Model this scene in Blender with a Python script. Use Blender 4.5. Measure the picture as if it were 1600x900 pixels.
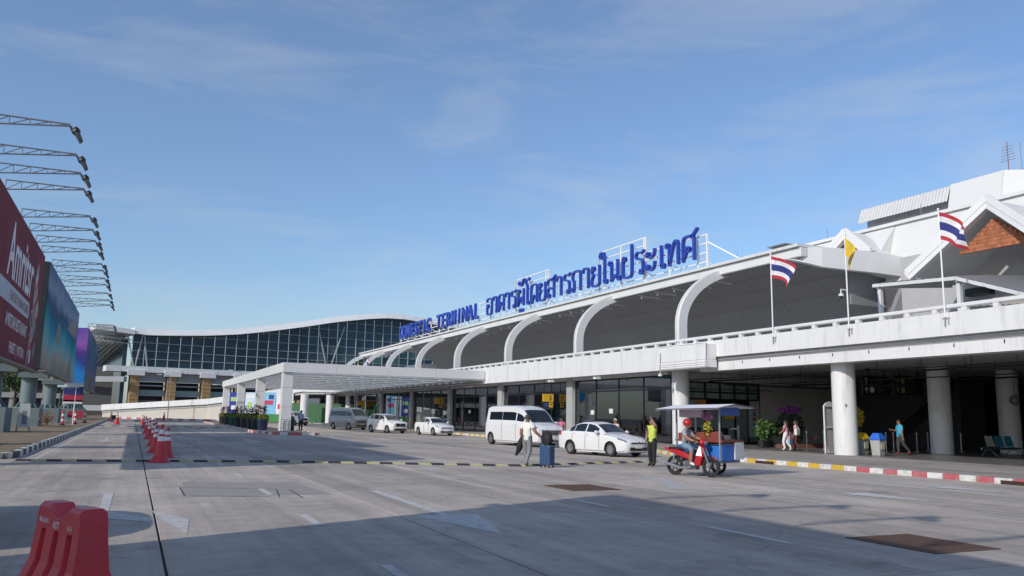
import bpy, bmesh, math, random
from mathutils import Vector, Matrix
random.seed(7)
R = math.radians
for o in list(bpy.data.objects): bpy.data.objects.remove(o)
scene = bpy.context.scene
COL = scene.collection
# ------------------------------------------------------------------ camera
PITCH, YAW, ROLL = R(8.93), R(24.46), math.atan(0.018)
cd = bpy.data.cameras.new('camera'); cam = bpy.data.objects.new('camera', cd); COL.objects.link(cam)
cd.sensor_width = 36; cd.lens = 28.8; cd.clip_start = 0.1; cd.clip_end = 6000
_r = Vector((math.cos(YAW), -math.sin(YAW), 0)); _fh = Vector((math.sin(YAW), math.cos(YAW), 0))
_fw = _fh*math.cos(PITCH) + Vector((0, 0, math.sin(PITCH))); _up = -_fh*math.sin(PITCH) + Vector((0, 0, math.cos(PITCH)))
_c, _s = math.cos(ROLL), math.sin(ROLL)
_r2 = _r*_c + _up*_s; _u2 = -_r*_s + _up*_c          # camera tipped anticlockwise: the view leans clockwise
cam.matrix_world = Matrix(((_r2.x, _u2.x, -_fw.x, 0), (_r2.y, _u2.y, -_fw.y, 0), (_r2.z, _u2.z, -_fw.z, 1.64), (0, 0, 0, 1)))
scene.camera = cam
# ------------------------------------------------------------------ sky and sun
SUN_AZ, SUN_EL = R(24), R(30)                          # shadows run 24 degrees from +X towards +Y
sl = bpy.data.lights.new('sun', 'SUN'); sl.energy = 3.05; sl.angle = R(0.5); sl.color = (1.0, 0.93, 0.83)
sun = bpy.data.objects.new('sun', sl); COL.objects.link(sun)
_d = Vector((math.cos(SUN_AZ)*math.cos(SUN_EL), math.sin(SUN_AZ)*math.cos(SUN_EL), -math.sin(SUN_EL)))
sun.rotation_euler = _d.to_track_quat('-Z', 'Y').to_euler()
w = bpy.data.worlds.new('World'); scene.world = w; w.use_nodes = True
nt = w.node_tree; nt.nodes.clear()
def N(t, **k):
    n = nt.nodes.new(t)
    for a, b in k.items(): setattr(n, a, b)
    return n
sky = N('ShaderNodeTexSky', sky_type='NISHITA', sun_disc=False, sun_elevation=SUN_EL, sun_rotation=math.atan2(-_d.x, -_d.y),
        air_density=1.15, dust_density=0.9, ozone_density=6.5, altitude=0)
geo = N('ShaderNodeTexCoord'); mp = N('ShaderNodeMapping'); mp.inputs['Scale'].default_value = (1.0, 1.6, 5.0)
mp.inputs['Rotation'].default_value = (0.25, 0.12, 0.5)
nz = N('ShaderNodeTexNoise'); nz.inputs['Scale'].default_value = 2.6; nz.inputs['Detail'].default_value = 9; nz.inputs['Roughness'].default_value = 0.62; nz.inputs['Distortion'].default_value = 0.5
cr = N('ShaderNodeValToRGB'); cr.color_ramp.elements[0].position = 0.47; cr.color_ramp.elements[0].color = (.16, .16, .16, 1); cr.color_ramp.elements[1].position = 0.86
mul = N('ShaderNodeMath', operation='MULTIPLY'); mul.inputs[1].default_value = 0.5
mx = N('ShaderNodeMix', data_type='RGBA'); mx.inputs[7].default_value = (4.1, 4.2, 4.5, 1)
bg = N('ShaderNodeBackground'); bg.inputs['Strength'].default_value = 0.15
out = N('ShaderNodeOutputWorld')
L = nt.links.new
L(geo.outputs['Generated'], mp.inputs['Vector']); L(mp.outputs['Vector'], nz.inputs['Vector']); L(nz.outputs['Fac'], cr.inputs['Fac'])
L(cr.outputs['Color'], mul.inputs[0]); L(mul.outputs[0], mx.inputs[0]); L(sky.outputs['Color'], mx.inputs[6]); L(mx.outputs[2], bg.inputs['Color']); L(bg.outputs[0], out.inputs[0])
vs = scene.view_settings; vs.view_transform = 'Standard'; vs.look = 'None'; vs.gamma = 1; vs.exposure = 0.0
# ------------------------------------------------------------------ materials
MATS = {}
def M(name, rgb, rough=0.6, metal=0.0, var=0.10, scale=2.0, bump=0.0, bscale=40.0, emit=None, spec=0.5, world=False, coat=0.0, rnd=0.0, dirt=None, dscale=0.6, dfac=0.5, dlo=.5, dhi=.75):
    if name in MATS: return MATS[name]
    m = bpy.data.materials.new(name); m.use_nodes = True; t = m.node_tree; n = t.nodes; b = n['Principled BSDF']; l = t.links.new
    b.inputs['Roughness'].default_value = rough; b.inputs['Metallic'].default_value = metal; b.inputs['Specular IOR Level'].default_value = spec
    b.inputs['Coat Weight'].default_value = coat
    c = tuple(rgb) + (1,)
    if world:
        g = n.new('ShaderNodeNewGeometry'); vec = g.outputs['Position']
    else:
        g = n.new('ShaderNodeTexCoord'); vec = g.outputs['Object']
    src = None
    if var > 0:
        x = n.new('ShaderNodeTexNoise'); x.inputs['Scale'].default_value = scale; x.inputs['Detail'].default_value = 6; x.inputs['Roughness'].default_value = 0.65; l(vec, x.inputs['Vector'])
        mr = n.new('ShaderNodeMapRange'); mr.inputs[1].default_value = 0.25; mr.inputs[2].default_value = 0.75; mr.inputs[3].default_value = 1 - var; mr.inputs[4].default_value = 1 + var; l(x.outputs['Fac'], mr.inputs[0])
        mm = n.new('ShaderNodeMix'); mm.data_type = 'RGBA'; mm.blend_type = 'MULTIPLY'; mm.inputs[0].default_value = 1; mm.inputs[6].default_value = c; l(mr.outputs[0], mm.inputs[7]); src = mm.outputs[2]
    if dirt:
        x = n.new('ShaderNodeTexNoise'); x.inputs['Scale'].default_value = dscale; x.inputs['Detail'].default_value = 9; x.inputs['Roughness'].default_value = 0.7; l(vec, x.inputs['Vector'])
        rr = n.new('ShaderNodeValToRGB'); rr.color_ramp.elements[0].position = dlo; rr.color_ramp.elements[1].position = dhi; l(x.outputs['Fac'], rr.inputs['Fac'])
        q = n.new('ShaderNodeMath'); q.operation = 'MULTIPLY'; q.inputs[1].default_value = dfac; l(rr.outputs['Color'], q.inputs[0])
        mm = n.new('ShaderNodeMix'); mm.data_type = 'RGBA'; l(q.outputs[0], mm.inputs[0]); mm.inputs[7].default_value = tuple(dirt) + (1,)
        if src: l(src, mm.inputs[6])
        else: mm.inputs[6].default_value = c
        src = mm.outputs[2]
    if rnd > 0:
        oi = n.new('ShaderNodeObjectInfo'); mr = n.new('ShaderNodeMapRange'); mr.inputs[3].default_value = 1 - rnd; mr.inputs[4].default_value = 1 + rnd; l(oi.outputs['Random'], mr.inputs[0])
        mm = n.new('ShaderNodeMix'); mm.data_type = 'RGBA'; mm.blend_type = 'MULTIPLY'; mm.inputs[0].default_value = 1; l(mr.outputs[0], mm.inputs[7])
        if src: l(src, mm.inputs[6])
        else: mm.inputs[6].default_value = c
        src = mm.outputs[2]
    if src: l(src, b.inputs['Base Color'])
    else: b.inputs['Base Color'].default_value = c
    if bump > 0:
        x = n.new('ShaderNodeTexNoise'); x.inputs['Scale'].default_value = bscale; x.inputs['Detail'].default_value = 5; l(vec, x.inputs['Vector'])
        bp = n.new('ShaderNodeBump'); bp.inputs['Strength'].default_value = bump; bp.inputs['Distance'].default_value = 0.02; l(x.outputs['Fac'], bp.inputs['Height']); l(bp.outputs[0], b.inputs['Normal'])
    if emit: b.inputs['Emission Color'].default_value = tuple(emit[:3]) + (1,); b.inputs['Emission Strength'].default_value = emit[3]
    MATS[name] = m; return m
def glass_mat(name, tint, fres=0.12, rough=0.02):
    if name in MATS: return MATS[name]
    m = bpy.data.materials.new(name); m.use_nodes = True; t = m.node_tree; n = t.nodes; n.clear(); l = t.links.new
    tr = n.new('ShaderNodeBsdfTransparent'); tr.inputs[0].default_value = tuple(tint) + (1,)
    gl = n.new('ShaderNodeBsdfGlossy'); gl.inputs['Roughness'].default_value = rough; gl.inputs['Color'].default_value = (0.9, 0.95, 1, 1)
    lw = n.new('ShaderNodeFresnel'); lw.inputs[0].default_value = 1.5
    ad = n.new('ShaderNodeMath'); ad.operation = 'ADD'; ad.inputs[1].default_value = fres; ad.use_clamp = True
    mxs = n.new('ShaderNodeMixShader'); o = n.new('ShaderNodeOutputMaterial')
    l(lw.outputs[0], ad.inputs[0]); l(ad.outputs[0], mxs.inputs[0]); l(tr.outputs[0], mxs.inputs[1]); l(gl.outputs[0], mxs.inputs[2]); l(mxs.outputs[0], o.inputs[0])
    MATS[name] = m; return m
white = M('white_paint', (0.71, 0.71, 0.70), 0.55, var=0.05, scale=0.35, dirt=(0.5, 0.5, 0.48), dscale=0.5, dfac=0.28)
white2 = M('white_render', (0.64, 0.64, 0.63), 0.7, var=0.06, scale=0.5, dirt=(0.45, 0.45, 0.43), dscale=0.35, dfac=0.35)
grey_soffit = M('grey_soffit', (0.42, 0.42, 0.42), 0.8, var=0.08)
dark_metal = M('dark_metal', (0.025, 0.027, 0.03), 0.4, metal=0.3, var=0.1)
steel = M('steel', (0.5, 0.51, 0.52), 0.3, metal=0.9, var=0.05)
galv = M('galvanised', (0.28, 0.29, 0.30), 0.5, metal=0.4, var=0.1)
black = M('black_plastic', (0.02, 0.02, 0.022), 0.5, var=0.1)
# ------------------------------------------------------------------ mesh helpers
WT = {}
def prop(o, label=None, cat=None, group=None, kind=None):
    if label: o['label'] = label
    if cat: o['category'] = cat
    if group: o['group'] = group
    if kind: o['kind'] = kind
    return o
def thing(name, label, cat, loc=(0, 0, 0), rz=0.0, group=None, kind=None):
    o = bpy.data.objects.new(name, None); COL.objects.link(o); o.location = loc; o.rotation_euler = (0, 0, rz); o.empty_display_size = 0.3
    WT[o.name] = Vector(loc); return prop(o, label, cat, group, kind)
def place(name, mesh, parent=None, loc=(0, 0, 0), rot=(0, 0, 0), scale=None, local=False):
    o = bpy.data.objects.new(name, mesh); COL.objects.link(o); loc = Vector(loc)
    if parent is not None:
        o.parent = parent
        if not local and parent.name in WT: WT[o.name] = loc.copy(); loc = loc - WT[parent.name]
    else: WT[o.name] = loc.copy()
    o.location = loc
    if isinstance(rot, Matrix): o.rotation_euler = rot.to_euler()
    else: o.rotation_euler = rot
    if scale is not None: o.scale = scale
    return o
class MB:
    def __init__(s): s.v = []; s.f = []; s.m = []
    def add(s, vs, fs, m=0):
        b = len(s.v); s.v += [tuple(v) for v in vs]; s.f += [tuple(i + b for i in f) for f in fs]; s.m += [m]*len(fs); return s
    def box(s, x0, y0, z0, x1, y1, z1, m=0):
        return s.add([(x0, y0, z0), (x1, y0, z0), (x1, y1, z0), (x0, y1, z0), (x0, y0, z1), (x1, y0, z1), (x1, y1, z1), (x0, y1, z1)],
                     [(0, 3, 2, 1), (4, 5, 6, 7), (0, 1, 5, 4), (1, 2, 6, 5), (2, 3, 7, 6), (3, 0, 4, 7)], m)
    def bar(s, p, q, w, h=None, m=0, up=(0, 0, 1)):
        p = Vector(p); q = Vector(q); h = h or w; d = (q - p)
        if d.length < 1e-6: return s
        d.normalize(); u = Vector(up)
        if abs(d.dot(u)) > 0.98: u = Vector((1, 0, 0))
        a = d.cross(u).normalized(); b = a.cross(d).normalized(); a *= w/2; b *= h/2
        vs = [p - a - b, p + a - b, p + a + b, p - a + b, q - a - b, q + a - b, q + a + b, q - a + b]
        return s.add(vs, [(0, 1, 2, 3), (4, 7, 6, 5), (0, 4, 5, 1), (1, 5, 6, 2), (2, 6, 7, 3), (3, 7, 4, 0)], m)
    def tube(s, pts, r, n=8, m=0, cap=True, closed=False):
        pts = [Vector(p) for p in pts]; k = len(pts); rs = r if isinstance(r, (list, tuple)) else [r]*k
        up = Vector((0.13, 0.21, 1)).normalized(); rings = []
        for i, p in enumerate(pts):
            d = (pts[(i + 1) % k] - pts[i - 1]) if closed else (pts[min(i + 1, k - 1)] - pts[max(i - 1, 0)])
            d = d.normalized() if d.length > 1e-9 else Vector((0, 0, 1))
            a = d.cross(up)
            if a.length < 0.05: a = d.cross(Vector((1, 0, 0)))
            a.normalize(); b = d.cross(a)
            rings.append([p + (a*math.cos(2*math.pi*j/n) + b*math.sin(2*math.pi*j/n))*rs[i] for j in range(n)])
        vs = [v for g in rings for v in g]; fs = []
        for i in range(k if closed else k - 1):
            i2 = (i + 1) % k
            for j in range(n): fs.append((i*n + j, i*n + (j + 1) % n, i2*n + (j + 1) % n, i2*n + j))
        if cap and not closed: fs.append(tuple(range(n))[::-1]); fs.append(tuple((k - 1)*n + j for j in range(n)))
        return s.add(vs, fs, m)
    def lathe(s, prof, n=20, c=(0, 0, 0), m=0, axis='z', cap=True):
        vs = []; fs = []; k = len(prof)
        for (r, z) in prof:
            for j in range(n):
                a = 2*math.pi*j/n; x, y = r*math.cos(a), r*math.sin(a)
                p = (x, y, z) if axis == 'z' else ((z, x, y) if axis == 'x' else (x, z, y))
                vs.append((p[0] + c[0], p[1] + c[1], p[2] + c[2]))
        for i in range(k - 1):
            for j in range(n): fs.append((i*n + j, i*n + (j + 1) % n, (i + 1)*n + (j + 1) % n, (i + 1)*n + j))
        if cap:
            if prof[0][0] > 1e-4: fs.append(tuple(range(n))[::-1])
            if prof[-1][0] > 1e-4: fs.append(tuple((k - 1)*n + j for j in range(n)))
        return s.add(vs, fs, m)
    def prism(s, poly, a, b, axis='y', m=0):
        # polygon in the two other axes, extruded along axis from a to b
        def P(u, v, t): return {'y': (u, t, v), 'x': (t, u, v), 'z': (u, v, t)}[axis]
        k = len(poly); vs = [P(u, v, a) for u, v in poly] + [P(u, v, b) for u, v in poly]
        fs = [tuple(range(k)), tuple(range(k, 2*k))[::-1]] + [(i, i + k, (i + 1) % k + k, (i + 1) % k) for i in range(k)]
        return s.add(vs, fs, m)
    def ball(s, c, r, n=10, k=6, m=0):
        rx, ry, rz = r if isinstance(r, (tuple, list)) else (r, r, r); vs = []; fs = []
        for i in range(k + 1):
            t = math.pi*i/k
            for j in range(n):
                a = 2*math.pi*j/n; vs.append((c[0] + rx*math.sin(t)*math.cos(a), c[1] + ry*math.sin(t)*math.sin(a), c[2] + rz*math.cos(t)))
        for i in range(k):
            for j in range(n): fs.append((i*n + j, (i + 1)*n + j, (i + 1)*n + (j + 1) % n, i*n + (j + 1) % n))
        return s.add(vs, fs, m)
    def sheet(s, rows, m=0):
        k = len(rows[0]); vs = [p for r in rows for p in r]
        return s.add(vs, [(i*k + j, i*k + j + 1, (i + 1)*k + j + 1, (i + 1)*k + j) for i in range(len(rows) - 1) for j in range(k - 1)], m)
    def mesh(s, name, mats, smooth=False, bevel=0.0, segs=1, weld=False, auto=35):
        me = bpy.data.meshes.new(name); me.from_pydata(s.v, [], s.f); me.polygons.foreach_set('material_index', s.m)
        for q in (mats if isinstance(mats, (list, tuple)) else [mats]): me.materials.append(q)
        bm = bmesh.new(); bm.from_mesh(me)
        if weld: bmesh.ops.remove_doubles(bm, verts=bm.verts, dist=1e-4)
        bmesh.ops.recalc_face_normals(bm, faces=bm.faces)
        if bevel > 0:
            ed = [e for e in bm.edges if len(e.link_faces) == 2 and e.calc_face_angle(0) > R(30)]
            bmesh.ops.bevel(bm, geom=ed, offset=bevel, segments=segs, affect='EDGES', profile=0.5, clamp_overlap=True)
        if smooth:
            for f in bm.faces: f.smooth = True
            for e in bm.edges:
                if len(e.link_faces) == 2 and e.calc_face_angle(0) > R(auto): e.smooth = False
        bm.to_mesh(me); bm.free(); me.update(); return me
    def build(s, name, mats, parent=None, loc=(0, 0, 0), rot=(0, 0, 0), local=False, **k):
        return place(name, s.mesh(name, mats, **k), parent, loc, rot, local=local)
def copy_tree(o, parent=None):
    c = o.copy(); COL.objects.link(c); c.parent = parent; WT[c.name] = WT.get(o.name, Vector()).copy()
    for ch in o.children: copy_tree(ch, c)
    return c
TXT = {}
def text_mesh(body, size, extrude, mat, bold=0.0, align='CENTER', sx=1.0):
    key = (body, size, extrude, mat.name, bold, align, sx)
    if key in TXT: return TXT[key]
    cu = bpy.data.curves.new('lettering', 'FONT'); cu.body = body; cu.size = size; cu.extrude = extrude; cu.offset = bold; cu.align_x = align; cu.resolution_u = 3
    ob = bpy.data.objects.new('lettering', cu); COL.objects.link(ob); bpy.context.view_layer.update()
    me = bpy.data.meshes.new_from_object(ob.evaluated_get(bpy.context.evaluated_depsgraph_get())); bpy.data.objects.remove(ob)
    me.materials.clear(); me.materials.append(mat)
    if sx != 1.0: me.transform(Matrix.Diagonal((sx, 1, 1, 1)))
    TXT[key] = me; return me
FACE_MX = Matrix(((0, 0, -1), (-1, 0, 0), (0, 1, 0)))       # text facing -X
FACE_PX = Matrix(((0, 0, 1), (1, 0, 0), (0, 1, 0)))         # facing +X
FACE_MY = Matrix(((1, 0, 0), (0, 0, -1), (0, 1, 0)))        # facing -Y
UP_Z = Matrix.Identity(3)
def apply_mod(o):
    bpy.context.view_layer.update()
    return bpy.data.meshes.new_from_object(o.evaluated_get(bpy.context.evaluated_depsgraph_get()))
def leafmass(mb, c, r, n, size, m=0, rnd=random, flat=0.0):
    rx, ry, rz = r
    for i in range(n):
        while True:
            x, y, z = (rnd.uniform(-1, 1) for _ in range(3))
            if x*x + y*y + z*z < 1: break
        p = Vector((c[0] + x*rx, c[1] + y*ry, c[2] + z*rz)); a = Vector((rnd.gauss(0, 1), rnd.gauss(0, 1), rnd.gauss(0, 1)*(1 - flat))).normalized(); b = a.orthogonal().normalized()
        b.rotate(Matrix.Rotation(rnd.uniform(0, 6.28), 3, a)); s1 = size*rnd.uniform(0.6, 1.3)
        mb.add([p - a*s1, p + b*s1*0.45, p + a*s1, p - b*s1*0.45], [(0, 1, 2, 3)], m)
ORD = ['first', 'second', 'third', 'fourth', 'fifth', 'sixth', 'seventh', 'eighth', 'ninth', 'tenth', 'eleventh', 'twelfth', 'thirteenth', 'fourteenth', 'fifteenth', 'sixteenth', 'seventeenth', 'eighteenth']
# ================================================================== ground, road, kerbs, markings
def concrete_mat(name, base, rnd):
    m = bpy.data.materials.new(name); m.use_nodes = True; t = m.node_tree; n = t.nodes; b = n['Principled BSDF']; l = t.links.new
    g = n.new('ShaderNodeNewGeometry'); b.inputs['Roughness'].default_value = 0.85
    def noise(sc, det, lo, hi, a, c, stretch=None):
        x = n.new('ShaderNodeTexNoise'); x.inputs['Scale'].default_value = sc; x.inputs['Detail'].default_value = det; x.inputs['Roughness'].default_value = 0.7
        if stretch:
            mp = n.new('ShaderNodeMapping'); mp.inputs['Scale'].default_value = stretch; l(g.outputs['Position'], mp.inputs['Vector']); l(mp.outputs[0], x.inputs['Vector'])
        else: l(g.outputs['Position'], x.inputs['Vector'])
        r = n.new('ShaderNodeMapRange'); r.inputs[1].default_value = lo; r.inputs[2].default_value = hi; r.inputs[3].default_value = a; r.inputs[4].default_value = c; l(x.outputs['Fac'], r.inputs[0]); return r.outputs[0]
    fac = [noise(0.25, 8, .3, .7, .72, 1.20), noise(3, 8, .3, .7, .88, 1.10), noise(60, 3, .3, .7, .86, 1.10), noise(1.0, 5, .35, .65, .80, 1.08, (1.6, 0.05, 1)), noise(1.0, 8, .45, .7, 1.0, .66, (.75, 0.02, 1))]
    oi = n.new('ShaderNodeObjectInfo'); r = n.new('ShaderNodeMapRange'); r.inputs[3].default_value = 1 - rnd; r.inputs[4].default_value = 1 + rnd; l(oi.outputs['Random'], r.inputs[0]); fac.append(r.outputs[0])
    st = noise(0.7, 9, .56, .72, 1.0, .60); fac.append(st); fac.append(noise(5.0, 4, .69, .75, 1.0, .55)); fac.append(noise(22.0, 2, .73, .77, 1.0, .5))
    # hairline cracks and tyre grime
    vo = n.new('ShaderNodeTexVoronoi'); vo.feature = 'DISTANCE_TO_EDGE'; vo.inputs['Scale'].default_value = 0.16
    dx = n.new('ShaderNodeTexNoise'); dx.inputs['Scale'].default_value = 1.3; dx.inputs['Detail'].default_value = 6; l(g.outputs['Position'], dx.inputs['Vector'])
    va = n.new('ShaderNodeVectorMath'); va.operation = 'ADD'; l(g.outputs['Position'], va.inputs[0]); l(dx.outputs['Color'], va.inputs[1]); l(va.outputs[0], vo.inputs['Vector'])
    cm = n.new('ShaderNodeMapRange'); cm.inputs[1].default_value = 0.0; cm.inputs[2].default_value = 0.004; cm.inputs[3].default_value = 0.72; cm.inputs[4].default_value = 1.0; l(vo.outputs['Distance'], cm.inputs[0]); fac.append(cm.outputs[0])
    cur = None
    for f in fac:
        if cur is None: cur = f
        else:
            q = n.new('ShaderNodeMath'); q.operation = 'MULTIPLY'; l(cur, q.inputs[0]); l(f, q.inputs[1]); cur = q.outputs[0]
    mm = n.new('ShaderNodeMix'); mm.data_type = 'RGBA'; mm.blend_type = 'MULTIPLY'; mm.inputs[0].default_value = 1; mm.inputs[6].default_value = tuple(base) + (1,); l(cur, mm.inputs[7]); l(mm.outputs[2], b.inputs['Base Color'])
    x = n.new('ShaderNodeTexNoise'); x.inputs['Scale'].default_value = 45; x.inputs['Detail'].default_value = 6; l(g.outputs['Position'], x.inputs['Vector'])
    bp = n.new('ShaderNodeBump'); bp.inputs['Strength'].default_value = 0.35; bp.inputs['Distance'].default_value = 0.01; l(x.outputs['Fac'], bp.inputs['Height']); l(bp.outputs[0], b.inputs['Normal'])
    MATS[name] = m; return m
concrete = concrete_mat('road_concrete', (0.47, 0.41, 0.355), 0.11)
pavement_m = concrete_mat('pavement_concrete', (0.35, 0.31, 0.27), 0.04)
joint_m = M('joint_filler', (0.03, 0.03, 0.03), 0.9, var=0.2, world=True)
asphalt = M('asphalt', (0.10, 0.10, 0.10), 0.9, var=0.2, scale=0.2, world=True)
verge_m = M('verge_soil', (0.22, 0.16, 0.10), 0.95, var=0.35, scale=0.9, world=True, dirt=(0.10, 0.085, 0.06), dscale=0.5, dfac=0.7, bump=0.6)
def worn(name, rgb, gap=0.52, under=(0.33, 0.32, 0.30)):
    return M(name, rgb, 0.75, var=0.10, scale=6, world=True, dirt=under, dscale=5.0, dfac=gap, dlo=.47, dhi=.70)
paint_w = worn('road_paint_white', (0.52, 0.51, 0.49), 0.95)
paint_k = worn('kerb_white', (0.68, 0.67, 0.64), 0.85, (0.30, 0.29, 0.27)); paint_r = worn('kerb_red', (0.46, 0.10, 0.12), 0.7, (0.38, 0.30, 0.29)); paint_y = worn('kerb_yellow', (0.62, 0.40, 0.04), 0.6, (0.33, 0.27, 0.17)); paint_b = worn('kerb_black', (0.05, 0.05, 0.05), 0.5, (0.25, 0.24, 0.22))
g = MB(); g.add([(-2500, -2500, -.06), (2500, -2500, -.06), (2500, 2500, -.06), (-2500, 2500, -.06)], [(0, 1, 2, 3)])
prop(g.build('ground', asphalt), kind='structure')
rb = MB(); rb.add([(-14, -60, -.03), (32, -60, -.03), (32, 420, -.03), (-14, 420, -.03)], [(0, 1, 2, 3)])
road = prop(rb.build('road', joint_m), kind='structure')
XE = [-14.1, -10.5, -6.85, -3.2, 0.45, 4.1, 7.75, 11.4, 15.05, 18.7, 22.35, 26.2]; YE = [-19.5 + 8.75*i for i in range(15)]
slab_cache = {}
for i in range(len(XE) - 1):
    for j in range(len(YE) - 1):
        wx, wy = XE[i + 1] - XE[i], YE[j + 1] - YE[j]; key = (round(wx, 2), round(wy, 2))
        if key not in slab_cache:
            b = MB(); b.box(-wx/2 + .015, -wy/2 + .011, -.029, wx/2 - .015, wy/2 - .011, 0); slab_cache[key] = b.mesh('slab', concrete, bevel=.006)
        place('slab', slab_cache[key], road, ((XE[i] + XE[i + 1])/2, (YE[j] + YE[j + 1])/2, random.uniform(-.003, .001)))
fs = MB(); ye = YE[-1]
for x0, x1 in zip(XE[:-1], XE[1:]):
    y = ye
    while y < 400: fs.box(x0 + .012, y + .012, -.029, x1 - .012, y + 8.738, 0); y += 8.75
for x0, x1 in zip(XE[:-1], XE[1:]):
    for y in range(-5, 0): fs.box(x0 + .012, -19.5 + 8.75*y + .012, -.029, x1 - .012, -19.5 + 8.75*(y + 1) - .012, 0)
prop(fs.build('distant_slabs', concrete, road), kind='stuff')
# --- terminal walkway and its painted kerb
walk = MB(); H0 = .15
kerbline = [(22.75, -20), (22.75, 30.5), (23.6, 34), (25.2, 37.5), (26.1, 41), (26.1, 190)]
for a, b in zip(kerbline[:-1], kerbline[1:]):
    walk.add([(a[0] + .2, a[1], H0), (30.3, a[1], H0), (30.3, b[1], H0), (b[0] + .2, b[1], H0)], [(0, 1, 2, 3)])
prop(walk.build('pavement', pavement_m, weld=True), kind='structure')
hallfl = MB(); hallfl.add([(30.3, -20, H0), (75, -20, H0), (75, 44, H0), (30.3, 44, H0)], [(0, 1, 2, 3)])
prop(hallfl.build('hall_floor', M('hall_floor', (0.16, 0.155, 0.15), 0.35, var=0.15, scale=0.8, world=True)), kind='structure')
kerb = prop(thing('kerb', None, None, (22.75, 10, 0)), kind='structure')
kb_cache = {}
def kerb_run(root, pts, step, cols, h=.16, w=.22, start=0, every=1.0):
    """row of painted kerb blocks along a polyline"""
    seg = []; k = start
    for a, b in zip(pts[:-1], pts[1:]):
        a, b = Vector(a), Vector(b); n = max(1, round((b - a).length/step)); L_ = (b - a).length/n; ang = math.atan2(b.y - a.y, b.x - a.x)
        for i in range(n):
            p = a + (b - a)*((i + .5)/n); m = cols(k, p); key = (round(L_, 2), m.name, h)
            if key not in kb_cache:
                q = MB(); q.prism([(-w/2, -.02), (w/2, -.02), (w/2, h - .015), (w/2 - .03, h + .002), (-w/2 + .03, h + .002), (-w/2, h - .015)], -L_/2 + .006, L_/2 - .006, axis='x'); kb_cache[key] = q.mesh('kerb_block', m)
            place('kerb_block', kb_cache[key], root, (p.x, p.y, random.uniform(-.004, .004)), (0, 0, ang)); k += 1
def kc(k, p):
    if p.y > 21.6: return (paint_k, paint_y)[k % 2]
    return (paint_k, paint_r)[k % 2]
kerb_run(kerb, [(22.75, -6), (22.75, 30.5), (23.6, 34), (25.2, 37.5), (26.1, 41), (26.1, 66)], .55, kc, start=1)
kerb_run(kerb, [(26.1, 66), (26.1, 150)], .8, lambda k, p: (paint_k, paint_b if p.y > 90 else paint_y)[k % 2])
# drain inlets set in the kerb face
for y0 in (15.4, 25.6):
    q = MB(); q.box(22.60, y0 - .5, .0, 22.634, y0 + .5, .105, 0)
    for i in range(13): q.box(22.585, y0 - .47 + i*.076, .01, 22.60, y0 - .44 + i*.076, .1, 1)
    q.build('drain_inlet', [black, M('rusty_iron', (0.12, 0.06, 0.035), 0.8, metal=0.3, var=0.3, scale=8)], kerb)
# --- left verge
verge = MB(); verge.add([(-3.55, 31.4, .17), (-3.55, 330, .17), (-40, 330, .17), (-40, 31.4, .17)], [(0, 1, 2, 3)]); verge.add([(-3.55, 31.4, .17), (-40, 31.4, .17), (-40, 31.4, -.03), (-3.55, 31.4, -.03)], [(0, 1, 2, 3)])
prop(verge.build('verge', verge_m), kind='structure')
kl = prop(thing('verge_kerb', None, None, (-3.5, 60, 0)), kind='structure')
kerb_run(kl, [(-9, 31.2), (-4.0, 31.2), (-3.55, 31.8), (-3.5, 33), (-3.5, 125)], .9, lambda k, p: (paint_k, paint_b)[k % 2], h=.2, w=.24)
kerb_run(kl, [(-3.5, 125), (-3.5, 200)], 2.0, lambda k, p: (paint_k, paint_b)[k % 2], h=.2, w=.24)
# --- planted island under the portico
isl_pts = [(13.1, 128), (13.1, 64.3), (12.5, 62.6), (10.6, 62.6), (9.7, 64.0), (9.0, 69.5), (9.0, 78), (9.6, 128)]
im = MB(); im.prism([(x, y) for x, y in isl_pts], -.02, .15, axis='z')
island = prop(im.build('traffic_island', M('island_paving', (0.2, 0.16, 0.14), 0.9, var=0.25, scale=1.5, world=True)), kind='structure')
ik = prop(thing('island_kerb', None, None, (11, 64, 0)), kind='structure')
kerb_run(ik, isl_pts[0:3], 1.0, lambda k, p: (paint_k, paint_r)[k % 2], h=.19); kerb_run(ik, isl_pts[2:], .95, lambda k, p: (paint_k, paint_r)[k % 2], h=.19)
# --- far cross kerb in front of the ramp (red and white)
fk = prop(thing('far_kerb', None, None, (5, 150, 0)), kind='structure')
kerb_run(fk, [(-3.2, 172), (9, 152), (20, 140)], 1.6, lambda k, p: (paint_k, paint_r)[k % 2], h=.3, w=.3)
# --- painted markings, each stripe a sheet 4 mm above the slabs
mk = prop(thing('road_markings', None, None, (5, 15, 0)), kind='structure')
ZM = .0045
def flat(name, poly, mat=paint_w, root=mk, z=ZM):
    b = MB(); b.add([(x, y, z) for x, y in poly], [tuple(range(len(poly)))]); return b.build(name, mat, root)
def stripe(x0, y0, x1, y1, wd=.12, name='stripe'):
    d = Vector((x1 - x0, y1 - y0)).normalized(); n = Vector((-d.y, d.x))*wd/2
    return flat(name, [(x0 + n.x, y0 + n.y), (x1 + n.x, y1 + n.y), (x1 - n.x, y1 - n.y), (x0 - n.x, y0 - n.y)])
for y in range(-4, 22): stripe(2.66, -2.0 + y*4.85, 2.66, -.6 + y*4.85, .13, 'lane_dash')
for y in range(0, 6): stripe(8.3, -.6 + y*4.75, 8.3, 1.2 + y*4.75, .13, 'lane_dash')
for y in range(0, 14): stripe(15.0 if y < 4 else 15.6, 8.2 + y*5.4, 15.0 if y < 4 else 15.6, 11.0 + y*5.4, .12, 'lane_dash')
stripe(-2.75, 30, -2.75, 160, .14, 'edge_line'); stripe(18.6, 11, 18.6, 19.5, .1, 'edge_line'); stripe(13.1, 13.2, 13.1, 20.2, .12, 'edge_line')
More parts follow.
